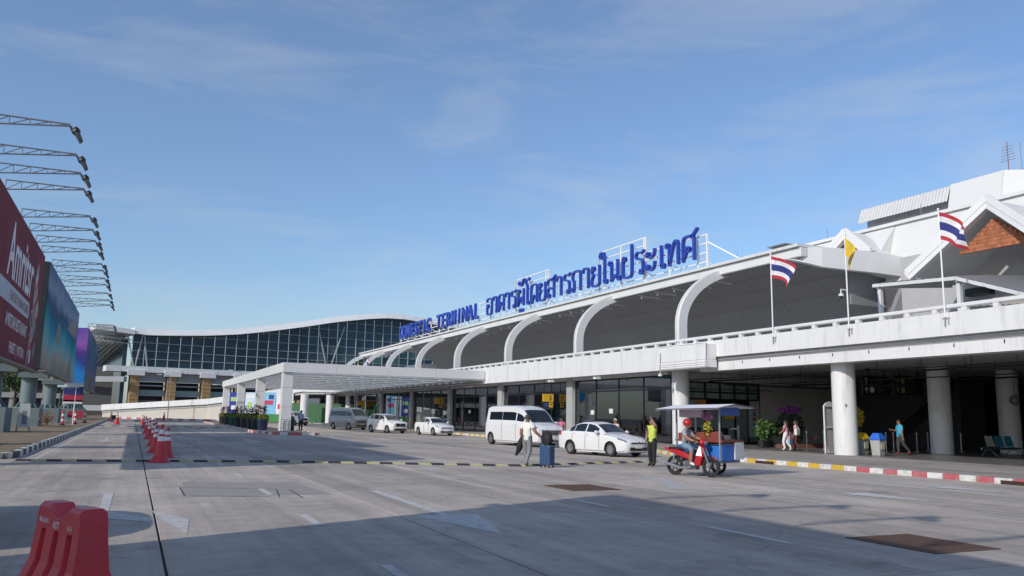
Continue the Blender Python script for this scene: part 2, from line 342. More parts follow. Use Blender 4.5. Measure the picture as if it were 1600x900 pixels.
def arrow(x, y, ln, ang=0.0, wd=.16, head=(.75, 1.3), bend=0, name='lane_arrow'):
    """arrow pointing to -Y (towards the camera), optional bent head"""
    pts = [(-wd/2, ln), (wd/2, ln), (wd/2, head[1]), (head[0]/2, head[1]), (0, 0), (-head[0]/2, head[1]), (-wd/2, head[1])]
    c, s = math.cos(ang), math.sin(ang); return flat(name, [(x + c*u - s*v, y + s*u + c*v) for u, v in pts])
arrow(4.9, 10.9, 7.0, 0, .2, (1.15, 2.4)); arrow(15.75, 12.5, 6.4, R(4), .18, (1.0, 2.2)); arrow(19.8, 13.6, 4.5, R(4), .18, (.9, 2.0))
flat('lane_arrow', [(-.38, 18.6), (-.21, 18.56), (-.22, 15.2), (-.37, 15.4)])
flat('lane_arrow', [(-.37, 15.38), (-.22, 15.18), (.40, 14.1), (.38, 13.62), (-.19, 14.18), (-.38, 14.6)])
flat('lane_arrow', [(.42, 15.14), (.92, 13.78), (.80, 12.17), (.50, 14.0)])
for x in (-1.2, 6.4):
    arrow(x, 47, 8, 0, .2, (1.1, 2.6))
# hatched nose in front of the island
stripe(9.3, 60.5, 9.9, 40.0, .13); stripe(13.2, 60.5, 10.1, 40.0, .13)
for i in range(6): stripe(9.4 + .02*i, 58.6 - i*2.6, 12.9 - .42*i, 57.4 - i*2.6, .2, 'hatch_bar')
flat('paint_patch', [(13.6, 20.4), (13.9, 19.9), (12.3, 16.4), (11.8, 16.6)], M('faded_paint', (0.42, 0.41, 0.39), 0.8, var=0.1, scale=3, world=True), z=.003)
# oil patch, filled trench
flat('repair_patch', [(1.2, 21.0), (3.6, 20.4), (3.9, 17.2), (1.0, 17.4)], M('repair', (0.30, 0.275, 0.25), 0.9, var=0.15, scale=3, world=True), z=.0025)
for a in ((1.05, 17.6, 1.05, 19.5), (1.05, 19.5, 3.0, 18.6), (2.95, 18.6, 2.75, 16.9), (3.2, 18.5, 3.15, 16.6), (1.1, 17.55, 2.6, 17.0)): flat('saw_cut', [(a[0], a[1]), (a[2], a[3]), (a[2] + .03, a[3] + .03), (a[0] + .03, a[1] + .03)], joint_m, z=.0035)
# --- iron gratings
rust = M('rusty_grate', (0.13, 0.075, 0.055), 0.85, metal=0.2, var=0.3, scale=5)
for (x, y, lab) in ((9.87, 17.5, 'rusty rectangular iron grating in the road near the suitcase'), (10.1, 8.35, 'large rusty iron grating in the road at the lower right, half in shadow')):
    t = thing('drain_grating', lab, 'grating', (x, y, 0), 0, 'iron gratings in the road')
    sc_ = .62
    fr = MB(); fr.box(-1.0, -1.15, -.01, 1.0, 1.15, .004, 0); fr.build('pit_cover', M('pit_dark', (.035, .025, .022), .9, var=.2), t, (x, y, 0)).scale = (sc_, sc_, 1)
    e = MB()
    for s in (-1, 1): e.box(s*.98 - .04, -1.19, -.01, s*.98 + .04, 1.19, .012); e.box(-1.0, s*1.15 - .04, -.01, 1.0, s*1.15 + .04, .0115)
    e.build('rim', rust, t, (x, y, 0)).scale = (sc_, sc_, 1)
    barm = MB(); barm.box(-.93, -.028, .004, .93, .028, .01); bme = barm.mesh('grate_bar', rust)
    for i in range(24): place('grate_bar', bme, t, (x, y - sc_*1.07 + i*.093*sc_, 0), scale=(sc_, sc_, 1))
# --- rubber speed bumps
rub_k = M('rubber_black', (0.035, 0.035, 0.038), 0.8, var=0.15); rub_y = M('rubber_yellow', (0.44, 0.40, 0.21), 0.75, var=0.2, scale=5, dirt=(.28, .26, .2), dscale=9, dfac=.7)
def speed_bump(lab, pts, step=.43, h=.06, w=.38, cols=None):
    t = thing('speed_bump', lab, 'speed bump', (pts[0][0], pts[0][1], 0), 0, 'rubber speed bumps across the road'); ms = []; k = 0
    for mt in (rub_k, rub_y):
        q = MB(); q.prism([(-w/2, .0), (-w/2, .012), (-w/4, h*.8), (-w/12, h), (w/12, h), (w/4, h*.8), (w/2, .012), (w/2, 0)], -step/2 + .004, step/2 - .004, axis='x')
        q.box(-step*.06, -w*.36, h*.3, step*.06, -w*.24, h*.95, 0); q.v = [(x - .38*y, y, z) for x, y, z in q.v]; ms.append(q.mesh('bump_segment', mt))
    for a, b in zip(pts[:-1], pts[1:]):
        a, b = Vector(a), Vector(b); n = round((b - a).length/step); ang = math.atan2(b.y - a.y, b.x - a.x)
        for i in range(n): p = a + (b - a)*((i + .5)/n); place('bump_segment', ms[k % 2], t, (p.x, p.y, .001), (0, 0, ang)); k += 1
speed_bump('yellow and black speed bump running from the nearest cone past the suitcase', [(-3.2, 30.2), (4.9, 28.6), (12.0, 25.5), (18.6, 27.3)])
speed_bump('far black and white speed bump beyond the row of cones', [(-3.1, 92), (10.2, 88)], .7)
# ================================================================== domestic terminal
PI = math.pi
T = thing('domestic_terminal', 'long white domestic terminal with arched ribs over a raised deck and glass ground floor', 'terminal', (30.5, 60, 0))
frame_m = M('black_frame', (0.018, 0.02, 0.022), 0.4, metal=0.3, var=0.1)
pane_m = glass_mat('shop_glass', (0.86, 0.90, 0.90), 0.12)
concrete_w = M('pilaster_grey', (0.40, 0.40, 0.40), 0.7, var=0.08, scale=0.8)
BAY = 13.3; Y0 = 42.6
Xg = 30.75
# pilasters, bays of glass: frame, panes
pm = MB(); pm.box(-.35, -.45, 0, .45, .45, 4.5); pil = pm.mesh('pilaster', concrete_w, bevel=.02)
fm = MB()
for i in range(5):
    y = -BAY/2 + .47 + i*(BAY - .94)/4; fm.box(-.05, y - .045, 0, .05, y + .045, 4.28)
for z in (.06, 3.42, 4.24): fm.box(-.055, -BAY/2 + .44, z - .05, .055, BAY/2 - .44, z + .05)
frm = fm.mesh('window_frame', frame_m)
pw = (BAY - .94)/4 - .09
pb = MB(); pb.box(-.01, -pw/2, .11, .01, pw/2, 3.37); p_lo = pb.mesh('pane', pane_m)
pb = MB(); pb.box(-.01, -pw/2, 3.47, .01, pw/2, 4.19); p_hi = pb.mesh('pane', pane_m)
NB = 8
for k in range(NB):
    yc = Y0 + BAY*(k + .5)
    place('pilaster', pil, T, (Xg, Y0 + BAY*(k + 1), .15))
    w_ = place('window_bay', frm, T, (Xg, yc, .15))
    for i in range(4):
        y = -BAY/2 + .47 + (i + .5)*(BAY - .94)/4
        place('pane', p_lo, w_, (Xg, yc + y, .15)); place('pane', p_hi, w_, (Xg, yc + y, .15))
# lintel over the glass and back of house
b = MB(); b.box(30.5, Y0 + .6, 4.45, 31.2, Y0 + BAY*NB, 4.9); b.build('lintel', white2, T)
inner = M('interior_wall', (0.55, 0.56, 0.55), 0.8, var=0.15, scale=.5); b = MB(); b.box(38.6, 43.8, .15, 38.9, Y0 + BAY*NB, 4.6); b.build('interior_wall', inner, T)
b = MB(); b.add([(30.3, 43.7, .152), (38.6, 43.7, .152), (38.6, 150, .152), (30.3, 150, .152)], [(0, 1, 2, 3)]); b.build('interior_floor', M('interior_floor', (.5, .49, .47), .3, var=.1), T)
# end wall facing the camera with the glass entrance (Y = 43.6)
ew = thing('x', None, None); bpy.data.objects.remove(ew)
b = MB(); b.box(38.3, 43.6, .15, 46.0, 43.9, 4.5); b.build('end_wall', M('beige_wall', (.50, .49, .46), .8, var=.08, scale=.6), T)
b = MB()
for x in (31.6, 33.8, 35.0, 36.2, 37.3, 38.25): b.box(x - .05, 43.6, .15, x + .05, 43.7, 4.12)
for z in (.2, 3.0, 3.45, 4.08): b.box(31.6, 43.595, z - .05, 38.25, 43.705, z + .05)
b.box(33.8, 43.5, 2.55, 37.3, 43.72, 3.0)
ent = b.build('entrance_frame', frame_m, T)
xs = [31.6, 33.8, 35.0, 36.2, 37.3, 38.25]
for x0, x1 in zip(xs[:-1], xs[1:]):
    for z0, z1 in ((.25, 2.95), (3.05, 3.4), (3.5, 4.03)):
        b = MB(); b.box(x0 + .05, 43.64, z0, x1 - .05, 43.66, z1); b.build('pane', pane_m, ent)
b = MB(); b.box(31.0, 43.55, 4.14, 46, 43.95, 4.9); b.build('lintel', white2, T)
# deck slab, parapets and beam
b = MB(); b.box(29.6, -20, 4.62, 75, 170, 5.15); b.build('deck', grey_soffit, T)
fasc = M('fascia_paint', (0.72, 0.72, 0.71), 0.5, var=0.04, scale=.3, dirt=(.55, .54, .51), dscale=.45, dfac=.25)
def streaks(m):   # faint run-off stains below the rail
    t = m.node_tree; n = t.nodes; l = t.links.new; b = n['Principled BSDF']; src = b.inputs['Base Color'].links[0].from_socket
    tc = n.new('ShaderNodeNewGeometry'); mp = n.new('ShaderNodeMapping'); mp.inputs['Scale'].default_value = (1, 1.3, .16); l(tc.outputs['Position'], mp.inputs[0])
    x = n.new('ShaderNodeTexNoise'); x.inputs['Scale'].default_value = 1.6; x.inputs['Detail'].default_value = 7; x.inputs['Roughness'].default_value = .75; l(mp.outputs[0], x.inputs[0])
    r = n.new('ShaderNodeMapRange'); r.inputs[1].default_value = .52; r.inputs[2].default_value = .80; r.inputs[3].default_value = 1.03; r.inputs[4].default_value = .62; l(x.outputs['Fac'], r.inputs[0])
    mm = n.new('ShaderNodeMix'); mm.data_type = 'RGBA'; mm.blend_type = 'MULTIPLY'; mm.inputs[0].default_value = 1; l(src, mm.inputs[6]); l(r.outputs[0], mm.inputs[7]); l(mm.outputs[2], b.inputs['Base Color'])
streaks(fasc); streaks(white2)
for k in range(9): b = MB(); b.box(29.4, 38.58 - 6.65*(k + 1), 5.16, 29.62, 38.57 - 6.65*k, 6.08); b.build('parapet_panel', fasc, T)
b = MB(); b.box(29.55, -20, 4.40, 30.3, 38.6, 4.88); b.build('edge_beam', fasc, T)
for k in range(18): b = MB(); b.box(29.36 + .004*(k % 2), 38.61 + 6.65*k, 4.62, 29.62, 38.60 + 6.65*(k + 1), 6.08); b.build('parapet_panel', fasc, T)
for z in (4.96, 5.02, 5.07): b = MB(); b.tube([(29.5, -20, z - .02), (29.48, 10, z), (29.5, 25, z - .015), (29.5, 38, z - .05)], .014, 5); b.build('conduit', galv, T)
for i in range(24):
    b = MB(); b.box(29.52, 37 - i*2.1, 4.70, 29.549, 37.03 - i*2.1, 4.84); b.build('clip', dark_metal, T)
# handrail on short posts
b = MB(); b.box(29.38, -20, 6.24, 29.64, 160, 6.40); b.build('rail', white, T, bevel=.03)
b = MB(); b.box(-.11, -.11, 6.07, .11, .11, 6.25); po = b.mesh('rail_post', white)
y = -10
while y < 150: place('rail_post', po, T, (29.5, y, 0)); y += 1.32
# scuppers under the rail and CCTV cameras
for y in (22.45, 27.35, 32.25, 41.2):
    b = MB(); b.box(29.33, y - .16, 5.86, 29.41, y + .16, 6.08, 0); b.tube([(29.36, y + .05, 5.9), (29.33, y + .05, 5.55)], .03, 6, 1); b.tube([(29.36, y - .1, 5.9), (29.33, y - .1, 5.62)], .02, 6, 1); b.build('flag_bracket', [white, galv], T)
def cctv(x, y, z, lab):
    b = MB(); b.bar((x + .25, y, z + .35), (x - .2, y, z + .35), .06); b.bar((x - .2, y, z + .35), (x - .2, y, z + .1), .05); b.lathe([(.0, .12), (.12, .12), (.13, 0), (.09, -.02)], 12, (x - .2, y, z)); b.ball((x - .2, y, z - .03), .1, 10, 6, 1); b.build('security_camera', [white, black], T)
cctv(29.3, 41.9, 4.25, ''); cctv(33.5, 31.5, 8.2, '')
# service box projecting from the parapet
b = MB(); b.box(28.75, 36.9, 5.0, 29.38, 41.4, 5.86); b.box(28.70, 36.85, 4.55, 29.38, 41.45, 4.98, 0)
for z in (4.6, 4.72, 4.84): b.box(28.66, 36.8, z, 28.72, 41.5, z + .03)
b.build('service_box', fasc, T, bevel=.012)
b = MB(); b.tube([(28.72, 36.9, 5.9), (28.66, 36.9, 4.4)], .02, 6); b.tube([(28.72, 41.3, 5.6), (28.66, 41.3, 4.4)], .02, 6); b.tube([(28.7, 36.9, 5.9), (28.7, 41.5, 5.92)], .015, 6); b.build('conduit', galv, T)
# round columns
b = MB(); b.lathe([(.54, .15), (.54, 4.62)], 32); rc = b.mesh('column', fasc, smooth=True)
for x, y in ((30.65, 29.1), (37.8, 29.6), (43.6, 29.9), (49.6, 29.9), (31.0, Y0 - .15), (37.8, 16.0), (44, 16.0), (30.65, 15.8)): place('column', rc, T, (x, y, 0))
b = MB(); b.box(-.012, -.17, 2.3, .012, .17, 2.78); me = b.mesh('notice', M('paper', (.7, .7, .68), .7, var=.05)); place('notice', me, T, (37.24, 29.45, 0))
# number painted on the nearest column
me = text_mesh('9', .24, .004, M('ink', (.06, .06, .06), .7, var=0)); place('column_number', me, T, (30.30, 28.66, 2.35), Matrix.Rotation(R(-40), 3, 'Z') @ FACE_MY)
# pipes and trays under the deck
for (p, q, r) in (((31.5, 5, 4.1), (31.5, 43.5, 4.1), .035), ((34, 2, 4.2), (34, 43.5, 4.15), .05), ((31.2, 33, 4.05), (46, 33.2, 4.05), .03), ((31.2, 38.5, 3.7), (45, 38.5, 3.75), .045), ((36, 2, 3.95), (36, 43.5, 3.95), .03), ((41, 2, 4.1), (41, 43.5, 4.1), .05), ((31.2, 41.8, 3.55), (38, 42, 3.6), .03)):
    b = MB(); b.tube([p, q], r, 6); n = int((Vector(q) - Vector(p)).length//2.4)
    for i in range(n): c = Vector(p).lerp(Vector(q), (i + .5)/n); b.bar(c, (c.x, c.y, 4.62), .02)
    b.build('service_pipe', dark_metal, T)
# dark hall behind: back wall, side wall, escalator flank
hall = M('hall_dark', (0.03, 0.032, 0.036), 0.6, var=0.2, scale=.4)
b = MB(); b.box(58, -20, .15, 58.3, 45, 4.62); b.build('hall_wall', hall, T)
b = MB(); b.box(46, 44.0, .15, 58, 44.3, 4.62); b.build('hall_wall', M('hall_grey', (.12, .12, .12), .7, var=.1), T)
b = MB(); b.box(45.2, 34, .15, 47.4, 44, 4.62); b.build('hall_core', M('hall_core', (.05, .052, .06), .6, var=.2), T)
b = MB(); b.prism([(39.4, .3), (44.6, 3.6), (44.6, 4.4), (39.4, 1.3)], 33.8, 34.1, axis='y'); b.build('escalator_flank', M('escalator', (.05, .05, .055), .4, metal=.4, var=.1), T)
b = MB(); b.tube([(39.4, 33.7, 1.5), (44.6, 33.7, 4.5)], .04, 6); b.build('escalator_rail', steel, T)
# ---------------- ribs: quarter ellipses standing on the deck
def rib_mesh():
    b = MB(); prof = [(30.9, 5.15), (30.9, 7.6)] + [(36.9 - 6*math.cos(R(a)), 7.6 + 4.2*math.sin(R(a))) for a in range(6, 79, 6)]
    prof2 = [(31.52, 5.15), (31.52, 7.6)] + [(36.9 - 5.38*math.cos(R(a)), 7.6 + 3.64*math.sin(R(a))) for a in range(6, 79, 6)]
    k = len(prof)
    for (dy0, dy1, ins) in ((-.22, -.14, 0), (.14, .22, 0), (-.14, .14, .10)):
        vs = []
        for (x, z), (x2, z2) in zip(prof, prof2):
            d = Vector((x2 - x, z2 - z)).normalized()*ins; a0 = (x + d.x, z + d.y); a1 = (x2 - d.x, z2 - d.y)
            vs += [(a0[0], dy0, a0[1]), (a1[0], dy0, a1[1]), (a1[0], dy1, a1[1]), (a0[0], dy1, a0[1])]
        fs = [(4*i + j, 4*i + (j + 1) % 4, 4*i + 4 + (j + 1) % 4, 4*i + 4 + j) for i in range(k - 1) for j in range(4)] + [(0, 3, 2, 1), (4*k - 4, 4*k - 3, 4*k - 2, 4*k - 1)]
        b.add(vs, fs)
    return b.mesh('rib', white, smooth=True, auto=30)
rm = rib_mesh()
for k in range(8): place('rib', rm, T, (0, Y0 + BAY*k, 0))
# roof edge beam, gutter strip, bracketed louvres below it
b = MB(); b.box(34.2, 35.2, 11.05, 34.75, 137, 11.62); b.build('roof_edge', white, T, bevel=.04)
b = MB(); b.box(34.0, 35.2, 11.63, 36.0, 137, 11.80); b.build('roof_gutter', white2, T)
for k in range(8):
    for j in range(5):
        y = Y0 + BAY*k + 1.3 + j*2.1
        if y < 136: b = MB(); b.bar((34.5, y, 11.0), (36.4, y, 10.86), .07, .14); b.bar((34.7, y, 10.95), (34.7, y, 10.72), .07); b.build('roof_bracket', white, T)
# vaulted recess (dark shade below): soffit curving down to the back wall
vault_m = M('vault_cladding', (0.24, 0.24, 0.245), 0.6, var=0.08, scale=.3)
rows = []
prof = [(34.4, 11.0), (36.5, 10.9), (38.5, 10.5), (40.2, 9.7), (41.3, 8.6), (41.9, 7.2), (42.0, 5.15)]
ys = [33.95 + 83*i/18 for i in range(19)]
for (x0, z0), (x1, z1), nm in zip(prof[:-1], prof[1:], range(6)):
    for ya, yb in zip(ys[:-1], ys[1:]):
        ya = max(ya, 35.5) if nm < 3 else ya
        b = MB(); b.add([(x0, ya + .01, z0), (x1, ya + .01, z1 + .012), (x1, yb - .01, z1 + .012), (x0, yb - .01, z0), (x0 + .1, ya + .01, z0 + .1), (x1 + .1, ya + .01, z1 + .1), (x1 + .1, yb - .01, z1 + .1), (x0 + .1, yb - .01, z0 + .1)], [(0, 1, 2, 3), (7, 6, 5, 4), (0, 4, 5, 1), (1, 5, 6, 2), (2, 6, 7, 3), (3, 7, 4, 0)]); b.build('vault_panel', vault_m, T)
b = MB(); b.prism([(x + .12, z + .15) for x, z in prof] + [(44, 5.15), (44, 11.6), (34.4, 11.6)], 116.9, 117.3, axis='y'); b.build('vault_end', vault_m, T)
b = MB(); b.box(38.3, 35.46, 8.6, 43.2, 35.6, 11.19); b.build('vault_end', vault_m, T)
# white plant room glimpsed beyond the vault's far end, deck stub walls
b = MB(); b.prism([(36, 5.15), (44, 5.15), (44, 9.5), (39, 9.3)], 119, 126, axis='y'); b.build('stair_head', white2, T)
# roof over the vault, sloping main roof
slope_m = M('roof_white', (0.66, 0.66, 0.645), 0.65, var=0.04, scale=.25, dirt=(.52, .52, .5), dscale=.3, dfac=.3)
b = MB(); b.prism([(36.0, 11.64), (40.4, 11.75), (42.0, 13.75), (44.5, 13.75), (44.5, 11.2), (36.0, 11.2)], 35.2, 118, axis='y'); b.build('roof_slope', slope_m, T)
b = MB(); b.prism([(40.7, 9.6), (42.0, 13.75), (44.5, 13.75), (44.5, 9.6)], 29.3, 35.19, axis='y'); b.build('roof_slope', slope_m, T)
b = MB(); b.prism([(41.2, 11.28), (42.0, 13.75), (44.5, 13.75), (44.5, 11.28)], 2, 29.29, axis='y'); b.build('roof_slope', slope_m, T)
b = MB(); b.box(41.8, 2, 13.76, 42.3, 118, 13.95); b.build('ridge_cap', white, T)
for y in (30.0, 37.6, 44): b = MB(); b.bar((41.97, y, 13.78), (41.0 if y < 35 else 40.6, y + .9, 10.75 if y < 35 else 12.0), .05, .04); b.build('roof_seam', M('seam', (.35, .35, .35), .7), T)
for y in (26, 33.4, 40.8, 50): b = MB(); b.tube([(42.1, y, 13.9), (42.1, y, 14.75)], .018, 5); b.build('lightning_rod', steel, T)
# end band of the vault roof curving back (faces the camera)
bp_ = [(34.2, 36.2), (34.6, 35.3), (35.5, 34.85), (37, 34.5), (39, 34.25), (41.2, 34.05), (43, 34.0)]
zt = [11.64, 11.66, 11.66, 11.66, 11.62, 11.5, 11.4]; zb = [11.05, 10.75, 10.5, 10.42, 10.38, 10.3, 10.42]
for i in range(6):
    (x0, y0), (x1, y1) = bp_[i], bp_[i + 1]
    b = MB(); b.add([(x0, y0, zb[i]), (x1, y1, zb[i + 1]), (x1, y1, zt[i + 1]), (x0, y0, zt[i]), (x0 + .1, y0 + .35, zb[i]), (x1 + .1, y1 + .35, zb[i + 1]), (x1 + .1, y1 + .35, zt[i + 1]), (x0 + .1, y0 + .35, zt[i])], [(0, 1, 2, 3), (7, 6, 5, 4), (0, 4, 5, 1), (1, 5, 6, 2), (2, 6, 7, 3), (3, 7, 4, 0)]); b.build('roof_band', white, T)
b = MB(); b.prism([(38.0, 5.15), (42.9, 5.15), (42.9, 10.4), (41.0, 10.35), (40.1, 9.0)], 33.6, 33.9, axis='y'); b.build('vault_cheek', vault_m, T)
b = MB(); b.box(35.2, 37.5, 11.8, 37.2, 38.6, 12.25); b.box(35.0, 37.3, 12.25, 37.4, 38.8, 12.32); b.build('roof_fan_unit', galv, T)
# gables
tile = M('terracotta', (0.40, 0.145, 0.07), 0.8, var=0.15, scale=4, rnd=.25)
def gable(px, py, pz, fx, half, drop, dep, infill, name):
    for s in (-1, 1):
        b = MB(); A = Vector((px, py, pz)); B = Vector((fx, py + s*half, pz - drop)); b.bar(A, B, .5, .34, up=(1, 0, 0)); b.bar(A + Vector((-.12, 0, .22)), B + Vector((-.12, 0, .22)), .34, .12, up=(1, 0, 0)); b.build('bargeboard', white, T)
        b = MB(); A2 = A + Vector((dep, 0, 0)); B2 = B + Vector((dep, 0, 0)); t_ = Vector((0, 0, .14))
        b.add([A + t_, B + t_, B2 + t_, A2 + t_, A, B, B2, A2], [(0, 1, 2, 3), (7, 6, 5, 4), (0, 4, 5, 1), (1, 5, 6, 2), (2, 6, 7, 3), (3, 7, 4, 0)]); b.build('gable_roof', slope_m, T)
    # tiled infill: courses of small shingles on a backing triangle
    iw, ih, ix, iz = infill; b = MB(); b.prism([(py - iw, iz), (py + iw, iz), (py, iz + ih)], ix, ix + .12, axis='x'); pan = b.build('gable_infill', M('infill_back', (.25, .09, .04), .8, var=.1), T)
    sh = .18; b = MB(); b.box(-.03, -sh*.48, 0, 0, sh*.48, sh*.92); sm = b.mesh('shingle', tile)
    n = int(ih/sh)
    for r_ in range(n):
        z = iz + r_*sh; hw = iw*(1 - (z + sh*.6 - iz)/ih); c = int(2*hw/sh)
        for j in range(c): place('shingle', sm, pan, (ix, py - (c - 1)*sh/2 + j*sh, z), (0, R(-7), 0))
gable(37.0, 25.6, 12.35, 36.0, 3.95, 3.2, 4.5, (2.05, 1.5, 37.3, 10.12), 'big')
gable(39.8, 37.0, 13.35, 39.5, 2.1, 1.7, 1.6, (1.5, 1.1, 40.1, 11.9), 'small')
b = MB(); b.box(40.3, 2, 5.15, 40.6, 33.6, 11.27); b.build('upper_wall', M('upper_wall', (.42, .42, .42), .7, var=.06), T)
b = MB(); b.box(40.23, 22.0, 9.4, 40.3, 26.0, 10.4); b.build('upper_window', M('dark_glass', (.012, .014, .018), .08, var=0), T)
b = MB(); b.box(39.9, 27.9, 8.4, 40.3, 29.3, 8.8); b.build('air_unit', dark_metal, T)
# corrugated lean-to on the deck
rows = []; cor = M('corrugated', (.26, .26, .27), .5, metal=.4, var=.1)
def eave(y): return 8.5 if y > 28.6 else (8.22 + (y - 24.7)*.072 if y > 24.7 else 8.22 - (24.7 - y)*.37)
for i in range(50):
    y = 19.4 + i*.2; z = .03 if i % 2 else -.03; rows.append([(33.1, y, eave(y) + z), (35.4, y, eave(y) + .25 + z), (38.6, y, eave(y) + .5 + z)])
b = MB(); b.sheet(rows); o = b.build('lean_to_roof', cor, T)
for y in (20.4, 24.7, 29.0):
    b = MB(); b.box(33.2, y - .09, 5.15, 33.38, y + .09, eave(y) - .1); b.bar((33.1, y, eave(y) - .15), (38.5, y, eave(y) + .33), .1, .2); b.build('lean_to_post', white2, T)
for i in range(6): b = MB(); y = 20 + i*1.7; b.bar((33.3, y, eave(y) - .12), (38.5, y, eave(y) + .36), .06, .12); b.build('purlin', white2, T)
for a_, c_ in ((19.4, 24.7), (24.7, 29.25)): b = MB(); b.bar((33.07, a_, eave(a_) - .09), (33.07, c_, eave(c_) - .09), .05, .16); b.build('lean_to_fascia', white2, T)
# plant rooms on top
b = MB(); b.prism([(46.2, 13.7), (47.0, 17.0), (52, 17.0), (52, 13.7)], 31.4, 35.0, axis='y'); b.build('plant_room', slope_m, T)
b = MB(); b.add([(46.2, 31.38, 13.7), (47, 31.38, 17), (52, 31.38, 17), (52, 31.38, 13.7), (47.6, 25.5, 13.7), (52, 25.5, 13.7), (48.2, 28.2, 16.4), (52, 28.2, 16.4)], [(0, 3, 2, 1), (0, 1, 6, 4), (1, 2, 7, 6), (2, 3, 5, 7), (4, 6, 7, 5), (0, 4, 5, 3)]); b.build('plant_room', slope_m, T)
b = MB(); b.box(47.5, 35.0, 13.7, 52, 42.2, 16.6); b.build('plant_room', white2, T)
rows = []
for i in range(59):
    y = 35.02 + i*.125; z = .035 if i % 2 else -.035; rows.append([(46.55 - z, y, 15.85), (46.95 - z, y, 16.9), (47.3, y, 17.0 + z), (52, y, 17.02 + z)])
b = MB(); b.sheet(rows); b.build('ribbed_roof', M('ribbed_metal', (.52, .52, .52), .5, var=.08), T)
b = MB(); b.tube([(49, 32.4, 17.0), (49, 32.4, 19.4)], .03, 6, 0)
for i in range(6): b.tube([(49, 32.4 - .5 + .03*i, 18.2 + .18*i), (49, 32.4 + .5 - .03*i, 18.2 + .18*i)], .018, 5, i % 2)
b.tube([(48.6, 32.0, 17.3), (48.6, 30.2, 17.2)], .02, 5, 0); b.build('antenna_mast', [M('mast_red', (.25, .12, .11), .6), steel], T)
b = MB(); b.tube([(47.5, 30.6, 16.8), (47.5, 30.6, 18.6)], .02, 5); b.build('lightning_rod', steel, T)
# downlights / lamps under fascia
for y in (57, 74, 50): b = MB(); b.box(29.2, y - .18, 4.35, 29.6, y + .18, 4.5); b.bar((29.5, y, 4.5), (29.7, y, 4.66), .05); b.build('floodlight', white, T)
# ================================================================== roof sign
S = thing('roof_sign', 'long blue bilingual DOMESTIC TERMINAL sign on a white frame along the roof edge', 'sign', (34.2, 80, 11.8))
blue_f = M('sign_blue', (0.022, 0.062, 0.40), 0.35, var=0.08, scale=1.5)
Xs = 34.15; ZB = 12.45
def circ(cx, cz, r, a0=0, turns=1.0, n=12): return [(cx + r*math.cos(R(a0) + 2*PI*turns*i/n), cz + r*math.sin(R(a0) + 2*PI*turns*i/n)) for i in range(n + 1)]
def rnd_(pts, it=2):
    for _ in range(it):
        q = [pts[0]]
        for a, b in zip(pts[:-1], pts[1:]): q += [(a[0]*.75 + b[0]*.25, a[1]*.75 + b[1]*.25), (a[0]*.25 + b[0]*.75, a[1]*.25 + b[1]*.75)]
        pts = q + [pts[-1]]
    return pts
def stroke(b, pts, w, d):
    """flat ribbon of width w and depth d along pts in the (u, v) plane; front at w=0, back at +d"""
    k = len(pts); vs = []
    for i in range(k):
        a = Vector(pts[max(i - 1, 0)]); c = Vector(pts[min(i + 1, k - 1)]); t = (c - a)
        t = t.normalized() if t.length > 1e-6 else Vector((1, 0)); n = Vector((-t.y, t.x))*w/2; p = Vector(pts[i])
        for q, dd in ((p + n, 0), (p - n, 0), (p - n, d), (p + n, d)): vs.append((q.x, q.y, -dd))
    fs = [(4*i + j, 4*i + (j + 1) % 4, 4*i + 4 + (j + 1) % 4, 4*i + 4 + j) for i in range(k - 1) for j in range(4)] + [(0, 1, 2, 3), (4*k - 4, 4*k - 1, 4*k - 2, 4*k - 3)]
    b.add(vs, fs)
lp = lambda x, z, r=.085, a=0: circ(x, z, r, a)
